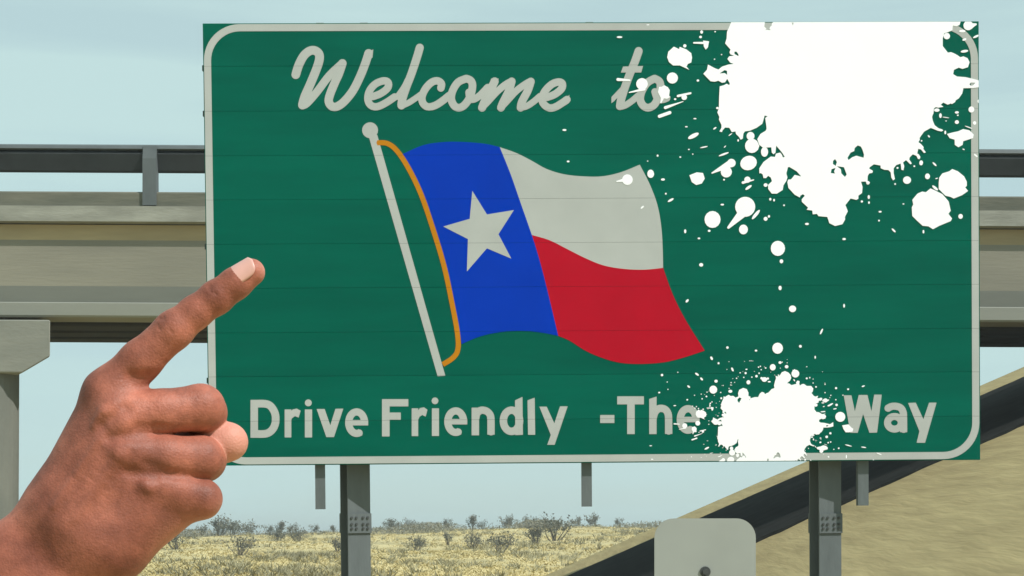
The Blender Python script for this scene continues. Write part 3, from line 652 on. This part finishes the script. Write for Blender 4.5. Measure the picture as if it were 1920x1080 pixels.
def hand_sdf(X, full=False):
    palm = chain(X, [(205, 742, 4, 46), (112, 938, 28, 62)], 20)
    for pts in ([(230, 788, -16, 45), (135, 962, 12, 72)], [(244, 850, -14, 44), (165, 990, 14, 74)], [(282, 906, 2, 40), (192, 1012, 28, 76)], [(318, 934, 44, 57), (192, 1012, 36, 78)],
                [(220, 780, 50, 56), (300, 880, 60, 56)], [(220, 780, 50, 56), (140, 940, 50, 70)]):
        palm = smin(palm, chain(X, pts, 20), 34)
    arm = chain(X, [(125, 950, 24, 68), (20, 1060, 26, 76), (-160, 1235, -10, 92), (-560, 1600, -160, 128)], 30)
    arm = smin(arm, chain(X, [(182, 1010, 28, 76), (70, 1110, 30, 80), (-100, 1290, -5, 95), (-520, 1640, -150, 128)], 30), 40)
    palm = smin(palm, arm, 40)
    d = smin(palm, chain(X, INDEX, 14), 26)
    def fing(d, a, b, k): return smin(d, smin(chain(X, a, 10), chain(X, b, 10), 8), k)
    f1 = smin(chain(X, MIDDLE, 10), chain(X, MID2, 10), 8); f2 = smin(chain(X, RING, 10), chain(X, RNG2, 10), 8); f3 = smin(chain(X, PINK, 10), chain(X, PNK2, 10), 8)
    fs = smin(smin(f1, f2, 2.5), f3, 3)
    d = smin(d, fs, 16)
    th = chain(X, THUMB, 14)
    d = smin(d, th, 4)
    # folds, creases and tendons
    def g(a, b, amp, s): return amp * np.exp(-(segd(X, P_(*a), P_(*b)) / s) ** 2)
    e = g((212, 802, -62), (246, 772, -54), 8, 15)              # hollow between the first knuckles
    e += g((255, 712, -38), (300, 712, -20), 8, 13)               # web under the index finger
    e += g((300, 806, -34), (402, 811, 4), 16, 6.5) + g((270, 806, -50), (306, 806, -34), 4, 9)
    e += g((322, 890, -28), (402, 900, 10), 16, 6.5) + g((286, 872, -46), (330, 892, -28), 4, 10)
    e += g((252, 886, -54), (300, 895, -34), 6, 11)
    e += g((222, 826, -64), (290, 820, -50), 6, 11)
    e -= g((191, 802, -62), (208, 778, -62), 4, 10)              # knuckle ridge
    e -= g((236, 852, -62), (242, 858, -62), 6, 10)
    e -= g((282, 912, -42), (288, 918, -42), 5, 10)
    e -= g((220, 800, -62), (120, 950, -66), 3.5, 9)             # tendons
    e -= g((235, 860, -60), (160, 975, -64), 3.0, 9)
    for c in ((318, 602, -40), (304, 596, -34), (322, 614, -42), (298, 606, -40)):   # skin folds over the middle joint
        e += g((c[0] - 11, c[1] - 12, c[2] + 9), (c[0] + 11, c[1] + 17, c[2] + 1), 2.4, 2.1)
    for c in ((396, 544, -28), (404, 548, -28)):
        e += g((c[0] - 6, c[1] - 10, c[2] + 6), (c[0] + 6, c[1] + 9, c[2]), 2.2, 2.1)
    for c in ((352, 735, -2), (362, 748, 2), (352, 838, 2), (362, 846, 4), (352, 920, 4)):
        e += g((c[0] - 2, c[1] - 14, c[2] + 4), (c[0] + 3, c[1] + 12, c[2]), 1.1, 2.6)
    for k_ in range(40):                                       # fine wrinkles of the back of the hand
        qa = random.Random(k_); a = qa.uniform(130, 240); b_ = 1115 - a * 1.25 + qa.uniform(-90, 60)
        e += g((a, b_, -66 + qa.uniform(-10, 10)), (a + 26, b_ + 22, -60), .55, 3.0)
    d = d + e
    if not full: return d
    return d, th, fs
step = 2.6
au = np.concatenate([np.arange(-720, -60, 12.), np.arange(-60, 512, step)])
av = np.concatenate([np.arange(470, 1090, step), np.arange(1090, 1800, 12.)])
aw = np.concatenate([np.arange(-320, -90, 12.), np.arange(-90, 60, step), np.arange(60, 232, 5.)])
nu, nv, nw = len(au), len(av), len(aw)
Dg = np.empty((nu, nv, nw), np.float32)
blk_ = 24
for i in range(0, nu, blk_):
    Xg = np.meshgrid(au[i:i + blk_].astype(np.float32), av.astype(np.float32), aw.astype(np.float32), indexing='ij')
    # cheap cull: columns far from the hand
    Dg[i:i + blk_] = hand_sdf(Xg)
ins = Dg < 0
# surface nets on a rectilinear grid
corners = [(a, b, c) for a in (0, 1) for b in (0, 1) for c in (0, 1)]
cnt = np.zeros((nu - 1, nv - 1, nw - 1), np.int8)
for a, b, c in corners: cnt += ins[a:nu - 1 + a, b:nv - 1 + b, c:nw - 1 + c]
act = (cnt > 0) & (cnt < 8)
ci = np.argwhere(act); idx = np.full(act.shape, -1, np.int64); idx[act] = np.arange(len(ci))
ax_ = (au, av, aw)
acc = np.zeros((len(ci), 3)); nacc = np.zeros(len(ci))
for a, b, c in corners:
    for dim in range(3):
        if (a, b, c)[dim]: continue
        o1 = ci + (a, b, c); o2 = o1.copy(); o2[:, dim] += 1
        d1 = Dg[o1[:, 0], o1[:, 1], o1[:, 2]].astype(float); d2 = Dg[o2[:, 0], o2[:, 1], o2[:, 2]].astype(float)
        s = (d1 < 0) != (d2 < 0); t = np.where(s, d1 / np.where(s, d1 - d2, 1), 0)
        p1 = np.stack([ax_[k][o1[:, k]] for k in range(3)], 1); p2 = np.stack([ax_[k][o2[:, k]] for k in range(3)], 1)
        acc += np.where(s[:, None], p1 + (p2 - p1) * t[:, None], 0); nacc += s
hv = acc / nacc[:, None]
quads = []
for dim in range(3):
    sl1 = [slice(1, n - 1) for n in (nu, nv, nw)]; sl1[dim] = slice(0, (nu, nv, nw)[dim] - 1)
    sl2 = list(sl1); sl2[dim] = slice(1, (nu, nv, nw)[dim])
    A_, B_ = ins[tuple(sl1)], ins[tuple(sl2)]
    e_ = np.argwhere(A_ != B_); flip = A_[A_ != B_]
    off = np.array([1, 1, 1]); off[dim] = 0; e_ = e_ + off
    k1, k2 = [k for k in range(3) if k != dim]
    o00 = e_.copy(); o10 = e_.copy(); o10[:, k1] -= 1; o11 = o10.copy(); o11[:, k2] -= 1; o01 = e_.copy(); o01[:, k2] -= 1
    Q = np.stack([idx[o[:, 0], o[:, 1], o[:, 2]] for o in (o00, o10, o11, o01)], 1)
    fl = flip if dim != 1 else ~flip
    Q[fl] = Q[fl][:, ::-1]; quads.append(Q)
hq = np.concatenate(quads); hq = hq[(hq >= 0).all(1)]
# pigment: paler, pinker pads; darker knuckles; plus shade painted along the outer edge
Xv = (hv[:, 0], hv[:, 1], hv[:, 2])
_, dth, dfs = hand_sdf(Xv, True)
nailc = rcone(Xv, P_(452, 512, -18, 0), P_(476, 500, -16, 0))
def spot(c, r): return np.exp(-(((Xv[0] - c[0]) ** 2 + (Xv[1] - c[1]) ** 2 + (Xv[2] - c[2]) ** 2) / r ** 2))
pale = 1.0 * (1 / (1 + np.exp((dth - 3) / 1.5))) * (1 / (1 + np.exp(-(Xv[0] - 386) / 5)))
pale += .75 / (1 + np.exp(-(Xv[2] - 22) / 9)) * (Xv[0] > 250) * (Xv[1] < 640)
pale += .55 * spot((492, 505, 6), 17) + .4 * spot((405, 950, 40), 26) + .45 * spot((320, 1010, 40), 45)
pale += .30 * spot((455, 550, 20), 26) + .22 * spot((350, 640, 20), 40)
pale = np.clip(pale, 0, 1)
dark = .8 * spot((310, 602, -38), 20) + .6 * spot((400, 548, -26), 15) + .5 * spot((356, 730, 0), 24) + .55 * spot((378, 852, 8), 26) + .5 * spot((380, 930, 10), 20) + .6 * spot((178, 800, -50), 48) + .5 * spot((300, 862, -34), 34) + .35 * spot((300, 960, -10), 45) + .35 * spot((120, 960, -40), 50) + .3 * spot((225, 715, -40), 30) + .35 * spot((435, 514, -22), 10) + .35 * spot((150, 730, -20), 40) + .3 * spot((232, 1000, -50), 60)
dark = np.clip(dark, 0, 1)
UC, VC = 250.0, 760.0
org = at(UC, VC, .68)
def hand_xyz(p):
    p = np.asarray(p, float)
    return np.stack([(p[..., 0] - UC) / SC, p[..., 2] / SC, (VC - p[..., 1]) / SC], -1)
hm = np_mesh('hand', hand_xyz(hv), hq)
for p in hm.polygons: p.use_smooth = True
at1 = hm.attributes.new('pale', 'FLOAT', 'POINT'); at1.data.foreach_set('value', pale.astype(np.float32))
at2 = hm.attributes.new('dark', 'FLOAT', 'POINT'); at2.data.foreach_set('value', dark.astype(np.float32))
bmh = bmesh.new(); bmh.from_mesh(hm); bmesh.ops.recalc_face_normals(bmh, faces=bmh.faces)
for _ in range(1): bmesh.ops.smooth_vert(bmh, verts=bmh.verts, factor=.35, use_axis_x=True, use_axis_y=True, use_axis_z=True)
bmh.to_mesh(hm); bmh.free()
m_skin = bpy.data.materials.new('brown_skin'); m_skin.use_nodes = True
t = m_skin.node_tree; b = t.nodes['Principled BSDF']
def nd(k): return t.nodes.new(k)
tc = nd('ShaderNodeTexCoord'); n1 = nd('ShaderNodeTexNoise'); n1.inputs['Scale'].default_value = 34; n1.inputs['Detail'].default_value = 5
t.links.new(tc.outputs['Object'], n1.inputs['Vector'])
rp1 = nd('ShaderNodeValToRGB'); rp1.color_ramp.elements[0].position = .32; rp1.color_ramp.elements[1].position = .68
rp1.color_ramp.elements[0].color = (.195, .060, .038, 1); rp1.color_ramp.elements[1].color = (.45, .152, .100, 1)
t.links.new(n1.outputs['Fac'], rp1.inputs['Fac'])
aD = nd('ShaderNodeAttribute'); aD.attribute_name = 'dark'; aP = nd('ShaderNodeAttribute'); aP.attribute_name = 'pale'
mxd = nd('ShaderNodeMix'); mxd.data_type = 'RGBA'; mxd.inputs['B'].default_value = (.105, .036, .027, 1)
sc_ = nd('ShaderNodeMath'); sc_.operation = 'MULTIPLY'; sc_.inputs[1].default_value = .75
t.links.new(aD.outputs['Fac'], sc_.inputs[0]); t.links.new(sc_.outputs[0], mxd.inputs['Factor']); 
n3 = nd('ShaderNodeTexNoise'); n3.inputs['Scale'].default_value = 170; n3.inputs['Detail'].default_value = 6; n3.inputs['Roughness'].default_value = .7; t.links.new(tc.outputs['Object'], n3.inputs['Vector'])
mr3 = nd('ShaderNodeMapRange'); mr3.inputs['From Min'].default_value = .3; mr3.inputs['From Max'].default_value = .7; mr3.inputs['To Min'].default_value = .76; mr3.inputs['To Max'].default_value = 1.2; t.links.new(n3.outputs['Fac'], mr3.inputs['Value'])
hs3 = nd('ShaderNodeHueSaturation'); t.links.new(rp1.outputs['Color'], hs3.inputs['Color']); t.links.new(mr3.outputs['Result'], hs3.inputs['Value'])
t.links.new(hs3.outputs['Color'], mxd.inputs['A'])
mxp = nd('ShaderNodeMix'); mxp.data_type = 'RGBA'; mxp.inputs['B'].default_value = (.60, .265, .20, 1)
t.links.new(aP.outputs['Fac'], mxp.inputs['Factor']); t.links.new(mxd.outputs['Result'], mxp.inputs['A'])
t.links.new(mxp.outputs['Result'], b.inputs['Base Color'])
b.inputs['Roughness'].default_value = .54; b.inputs['Specular IOR Level'].default_value = .28
b.inputs['Subsurface Weight'].default_value = .05; b.inputs['Subsurface Radius'].default_value = (1, .35, .2); b.inputs['Subsurface Scale'].default_value = .004
vo_ = nd('ShaderNodeTexVoronoi'); vo_.inputs['Scale'].default_value = 900; t.links.new(tc.outputs['Object'], vo_.inputs['Vector'])
n2 = nd('ShaderNodeTexNoise'); n2.inputs['Scale'].default_value = 420; n2.inputs['Detail'].default_value = 4; t.links.new(tc.outputs['Object'], n2.inputs['Vector'])
crk = nd('ShaderNodeTexVoronoi'); crk.feature = 'DISTANCE_TO_EDGE'; crk.inputs['Scale'].default_value = 620; t.links.new(tc.outputs['Object'], crk.inputs['Vector'])
cr2 = nd('ShaderNodeMapRange'); cr2.inputs['From Max'].default_value = .12; cr2.inputs['To Max'].default_value = .25; t.links.new(crk.outputs['Distance'], cr2.inputs['Value'])
ad0 = nd('ShaderNodeMath'); ad0.operation = 'ADD'; t.links.new(cr2.outputs['Result'], ad0.inputs[0])
ad = nd('ShaderNodeMath'); ad.operation = 'ADD'; t.links.new(vo_.outputs['Distance'], ad.inputs[0]); t.links.new(n2.outputs['Fac'], ad.inputs[1])
bp = nd('ShaderNodeBump'); bp.inputs['Strength'].default_value = .32; bp.inputs['Distance'].default_value = .0004
t.links.new(ad.outputs[0], ad0.inputs[1]); t.links.new(ad0.outputs[0], bp.inputs['Height']); t.links.new(bp.outputs['Normal'], b.inputs['Normal'])
hand = new_obj('hand', hm, m_skin); hand.location = org
tag(hand, 'raised bare hand and forearm with index finger extended, pointing up at the green sign', 'hand')
# fingernail on the index finger
m_nail = mat('fingernail', (.62, .34, .29), .35, .4, var=.06, scale=120)
A0, A1 = np.array([432., 536., 5.]), np.array([481., 501.5, 8.])
dirn = (A1 - A0) / np.linalg.norm(A1 - A0)
upv = np.array([-.24, -.50, -.82]); upv -= dirn * (upv @ dirn); upv /= np.linalg.norm(upv); side = np.cross(dirn, upv)
nv_, nf_ = [], []
NA, NB = 14, 12
for lay in (0, 1):
    for i in range(NA + 1):
        s = -1 + 2 * i / NA
        wd = (1 - abs(s) ** 2.2) ** .5 if s < 0 else (1 - abs(s) ** 3.5) ** .45
        for j in range(NB + 1):
            th_ = math.radians(60) * (-1 + 2 * j / NB) * wd
            r_ = (31.0 - 4.6 * i / NA - 1.8 * max(0, -s - .6) / .4) * (1.0 if lay == 0 else .86)
            c_ = A0 + (A1 - A0) * (.5 + .53 * s) + (upv * math.cos(th_) + side * math.sin(th_)) * r_
            nv_.append(c_)
def ni(l, i, j): return l * (NA + 1) * (NB + 1) + i * (NB + 1) + j
for i in range(NA):
    for j in range(NB):
        nf_.append((ni(0, i, j), ni(0, i, j + 1), ni(0, i + 1, j + 1), ni(0, i + 1, j)))
        nf_.append((ni(1, i, j), ni(1, i + 1, j), ni(1, i + 1, j + 1), ni(1, i, j + 1)))
for i in range(NA):
    nf_.append((ni(0, i, 0), ni(0, i + 1, 0), ni(1, i + 1, 0), ni(1, i, 0))); nf_.append((ni(0, i, NB), ni(1, i, NB), ni(1, i + 1, NB), ni(0, i + 1, NB)))
me = bpy.data.meshes.new('fingernail'); me.from_pydata([tuple(p) for p in hand_xyz(np.array(nv_))], [], nf_)
bmn = bmesh.new(); bmn.from_mesh(me); bmesh.ops.remove_doubles(bmn, verts=bmn.verts, dist=1e-6); bmesh.ops.recalc_face_normals(bmn, faces=bmn.faces); bmn.to_mesh(me); bmn.free()
for p in me.polygons: p.use_smooth = True
new_obj('fingernail', me, m_nail, hand)

# ------------------------------------------------------------------ dry grass and scrub beyond
def ramp_attr_mat(name, cols, rough=.9):
    m = bpy.data.materials.new(name); m.use_nodes = True; t = m.node_tree; b = t.nodes['Principled BSDF']
    a = t.nodes.new('ShaderNodeAttribute'); a.attribute_name = 'shade'; r = t.nodes.new('ShaderNodeValToRGB')
    el = r.color_ramp.elements
    while len(el) < len(cols): el.new(.5)
    for i, c in enumerate(cols): el[i].position = i / (len(cols) - 1); el[i].color = (*c, 1)
    t.links.new(a.outputs['Fac'], r.inputs['Fac']); t.links.new(r.outputs['Color'], b.inputs['Base Color'])
    b.inputs['Roughness'].default_value = rough; b.inputs['Specular IOR Level'].default_value = .1
    return m
rs = np.random.RandomState(11)
def blades(n, ymin, ymax, hmin, hmax, wid, per, lo, hi, spread):
    Yc = np.exp(rs.uniform(math.log(ymin), math.log(ymax), n)); Xc = Yc * rs.uniform(-.36, .22, n)
    cl_ = .5 + .5 * np.sin(Xc * .31 + 2 * np.sin(Yc * .17)) * np.sin(Yc * .23 + Xc * .11)
    keep = rs.rand(n) < (.35 + .65 * cl_ if per < 9 else .08 + .92 * cl_ ** 3); Xc, Yc = Xc[keep], Yc[keep]; n = len(Xc)
    Zc = np.array([terrain(x, y) for x, y in zip(Xc, Yc)]); pt = .5 + .25 * np.sin(Xc * .21 + 3 * np.sin(Yc * .11)) + .25 * np.sin(Yc * .37 + 2 * np.sin(Xc * .09 + 1)); sh = lo + (hi - lo) * np.clip(.75 * pt + .35 * rs.rand(n), 0, 1)
    V_ = []; S_ = []
    for k in range(per):
        a = rs.uniform(0, 2 * np.pi, n); hh = rs.uniform(hmin, hmax, n); le = rs.uniform(.0, spread, n)
        bx, by = Xc + rs.normal(0, .12, n), Yc + rs.normal(0, .12, n)
        w_ = wid * rs.uniform(.6, 1.4, n)
        p1 = np.stack([bx - w_, by, Zc - .03], 1); p2 = np.stack([bx + w_, by, Zc - .03], 1)
        p3 = np.stack([bx + np.cos(a) * le, by + np.sin(a) * le, Zc + hh], 1)
        V_.append(np.stack([p1, p2, p3], 1)); S_.append(np.repeat(np.clip(sh + rs.normal(0, .08, n), 0, 1), 3))
    V_ = np.concatenate(V_).reshape(-1, 3); return V_, np.arange(len(V_)).reshape(-1, 3), np.concatenate(S_)
gv_, gf_, gs_ = blades(60000, 52, 200, .02, .11, .06, 4, .30, 1.0, .3)
gm_ = np_mesh('dry_grass', gv_, gf_); a_ = gm_.attributes.new('shade', 'FLOAT', 'POINT'); a_.data.foreach_set('value', gs_.astype(np.float32))
tag(new_obj('dry_grass', gm_, ramp_attr_mat('dry_grass_blades', [(.20, .175, .09), (.42, .35, .165), (.54, .45, .22), (.60, .51, .27)])), 'tan dry grass covering the plain beyond the sign', 'grass', kind='stuff')

m_leafs = ramp_attr_mat('scrub_leaves', [(.085, .092, .075), (.145, .145, .11), (.23, .22, .165)])
m_twig = mat('scrub_twigs', (.13, .115, .09), .9, .1, var=.2)
def shrub_meshes(seed, h, w, leafy):
    r = random.Random(seed); bmb = bmesh.new(); tips = []
    for i in range(r.randint(9, 14)):
        a = r.uniform(0, 6.283); sp = r.uniform(.1, .5) * w; p0 = Vector((r.uniform(-.06, .06) * w, r.uniform(-.06, .06) * w, -.1))
        p1 = p0 + Vector((math.cos(a) * sp * .5, math.sin(a) * sp * .5, h * r.uniform(.3, .5))); p2 = Vector((math.cos(a) * sp, math.sin(a) * sp, h * r.uniform(.55, 1.0)))
        add_tube(bmb, [p0, p1, p2], [.025 * h, .016 * h, .005 * h], 4); tips += [(p1, p2), (p1, p2)]
        for j in range(3):
            q0 = p1.lerp(p2, r.uniform(.1, .8)); q1 = q0 + Vector((r.uniform(-.2, .2) * w, r.uniform(-.2, .2) * w, r.uniform(.05, .3) * h))
            add_tube(bmb, [q0, q1], [.009 * h, .003 * h], 3); tips.append((q0, q1))
    V_, S_ = [], []
    for i in range(int(520 * leafy)):
        a, b = r.choice(tips); c = a.lerp(b, r.random()) + Vector((r.gauss(0, .07) * w, r.gauss(0, .07) * w, r.gauss(0, .05) * h)); c.z = max(c.z, .02)
        s = r.uniform(.03, .065) * h; n = Vector((r.gauss(0, 1), r.gauss(0, 1), r.gauss(0, 1))).normalized(); t1 = n.orthogonal().normalized() * s; t2 = n.cross(t1) * .6
        V_ += [c - t1, c + t2, c + t1, c - t2]; S_ += [min(1, max(0, .45 + r.gauss(0, .22)))] * 4
    me_b = bpy.data.meshes.new('branches'); bmb.to_mesh(me_b); bmb.free(); me_b.materials.append(m_twig)
    me_l = np_mesh('foliage', np.array([tuple(v) for v in V_]), np.arange(len(V_)).reshape(-1, 4)); me_l.materials.append(m_leafs)
    a_ = me_l.attributes.new('shade', 'FLOAT', 'POINT'); a_.data.foreach_set('value', np.array(S_, np.float32))
    return me_b, me_l
kinds = [shrub_meshes(i, 1.0, w_, lf) for i, (w_, lf) in enumerate([(1.3, 1.0), (1.7, .8), (1.0, .5), (1.5, 1.2), (.9, .7), (1.6, .6)])]
def shrub(u, Y, h, k, label, rz):
    x = (u - PU) / F * Y; o = empty('desert_shrub', (x, Y, terrain(x, Y) - .02)); o.scale = (h, h, h); o.rotation_euler = (0, 0, rz)
    for nm, me_ in zip(('branches', 'foliage'), kinds[k]): new_obj(nm, me_, None, o)
    tag(o, label, 'shrub', 'scattered desert shrubs beyond the sign')
SH = [(378, 158, 1.5, 2, 'thin skyline shrub close beside the heel of the hand'),
      (412, 160, 2.3, 0, 'largest dark shrub on the skyline, just right of the hand'),
      (436, 152, 1.6, 3, 'bushy shrub at the right foot of the largest skyline shrub'),
      (466, 165, 1.9, 1, 'skyline shrub midway between the hand and the leftmost hanging bar'),
      (504, 168, 1.4, 2, 'sparse pale skyline shrub left of the leftmost hanging bar'),
      (526, 165, 1.8, 4, 'narrow upright skyline shrub nearest left of the leftmost hanging bar'),
      (552, 162, 1.2, 5, 'low wide skyline shrub just left of the leftmost hanging bar'),
      (590, 168, 1.3, 2, 'wispy skyline shrub right under the leftmost hanging bar'),
      (626, 166, 1.1, 4, 'small skyline shrub touching the left edge of the left post'),
      (732, 160, 1.5, 3, 'dark rounded skyline shrub just right of the left post'),
      (764, 164, 1.3, 5, 'second skyline shrub right of the left post'),
      (838, 168, 1.5, 2, 'thin upright skyline shrub midway between the left post and the middle hanging bar'),
      (886, 166, 2.0, 4, 'tall bare skyline shrub left of the middle hanging bar'),
      (906, 166, 1.2, 5, 'low spreading skyline shrub beside the tall bare one'),
      (952, 160, 1.6, 0, 'small dense dark skyline shrub left of the middle hanging bar'),
      (986, 164, 1.5, 1, 'wide grey skyline shrub nearest left of the middle hanging bar'),
      (1012, 167, 1.4, 3, 'grey skyline shrub adjoining the wide one near the middle hanging bar'),
      (1082, 172, 1.7, 2, 'pale hazy skyline shrub below the middle hanging bar'),
      (1112, 160, 1.5, 0, 'dark skyline shrub just right of the middle hanging bar'),
      (1160, 170, 1.3, 2, 'faint skyline shrub left of the grey marker plate'),
      (330, 96, 1.3, 1, 'large scrub bush low in the frame under the hand'),
      (450, 88, 1.3, 5, 'wide scrub bush low in the frame right of the hand'),
      (520, 128, 1.2, 3, 'scrub clump in mid grass left of the left post'),
      (560, 122, 1.3, 1, 'broad scrub clump in mid grass nearest the left post'),
      (632, 100, 1.0, 0, 'dark bush half hidden behind the left post'),
      (780, 98, 1.0, 3, 'compact dark bush low in the frame right of the left post'),
      (840, 112, 1.1, 2, 'thin bush in the grass right of the compact dark bush'),
      (886, 104, 1.2, 5, 'straggly bush in the grass between the compact bush and the slope'),
      (936, 92, 1.3, 1, 'grey bush low in the frame left of the slope foot'),
      (1005, 108, 1.5, 0, 'grey bush against the foot of the slope'),
      (1040, 116, 2.0, 1, 'large grey bush rising behind the foot of the slope')]
for i, (u, Y, h, k, lab) in enumerate(SH): shrub(u, Y, h, k, lab, rnd.uniform(0, 6.28))
# low scrub nobody could count
sv, sf, ss = blades(6000, 56, 190, .10, .36, .04, 12, .2, 1, .6)
sm2 = np_mesh('low_scrub', sv, sf); a_ = sm2.attributes.new('shade', 'FLOAT', 'POINT'); a_.data.foreach_set('value', ss.astype(np.float32))
tag(new_obj('low_scrub', sm2, ramp_attr_mat('low_scrub_stems', [(.17, .16, .105), (.25, .23, .14), (.36, .325, .19)])), 'grey green low scrub scattered through the dry grass', 'scrub', kind='stuff')

# band of low scrub along the skyline
n = 5200
Yc = rs.uniform(146, 178, n); Xc = Yc * rs.uniform(-.36, .22, n)
dens = .5 + .5 * np.sin(Xc * .35 + 1.7 * np.sin(Xc * .13)); kp = rs.rand(n) < .12 + .88 * dens ** 2; Xc, Yc, dens = Xc[kp], Yc[kp], dens[kp]; n = len(Xc)
Zc = np.array([terrain(x, y) for x, y in zip(Xc, Yc)]); VV, SS = [], []
for k in range(14):
    c = np.stack([Xc + rs.normal(0, .25, n), Yc + rs.normal(0, .25, n), Zc + rs.uniform(.02, 1, n) ** 1.4 * (.3 + .6 * dens)], 1)
    a = rs.normal(0, .07, (n, 3)); b_ = rs.normal(0, .07, (n, 3)); VV.append(np.stack([c - a, c + b_, c + a], 1)); SS.append(np.repeat(rs.uniform(.2, 1, n), 3))
VV = np.concatenate(VV).reshape(-1, 3); mm = np_mesh('skyline_scrub', VV, np.arange(len(VV)).reshape(-1, 3)); a_ = mm.attributes.new('shade', 'FLOAT', 'POINT'); a_.data.foreach_set('value', np.concatenate(SS).astype(np.float32))
tag(new_obj('skyline_scrub', mm, ramp_attr_mat('skyline_scrub_leaves', [(.10, .105, .085), (.17, .165, .125), (.27, .25, .17)])), 'low grey green scrub merging along the far skyline', 'scrub', kind='stuff')

# thin air between here and the far scrub
hz_ = bpy.data.materials.new('thin_haze'); hz_.use_nodes = True; t = hz_.node_tree; t.nodes.clear()
ho = t.nodes.new('ShaderNodeOutputMaterial'); pvn = t.nodes.new('ShaderNodeVolumePrincipled')
pvn.inputs['Color'].default_value = (.86, .93, .95, 1); pvn.inputs['Density'].default_value = .0011; pvn.inputs['Anisotropy'].default_value = .2
t.links.new(pvn.outputs['Volume'], ho.inputs['Volume'])
bm = bmesh.new(); add_box(bm, -4200, 4200, -60, 6200, -3.0, 9.5); tag(bm_obj('haze', bm, hz_), 'thin pale haze over the plain', 'haze', kind='stuff')
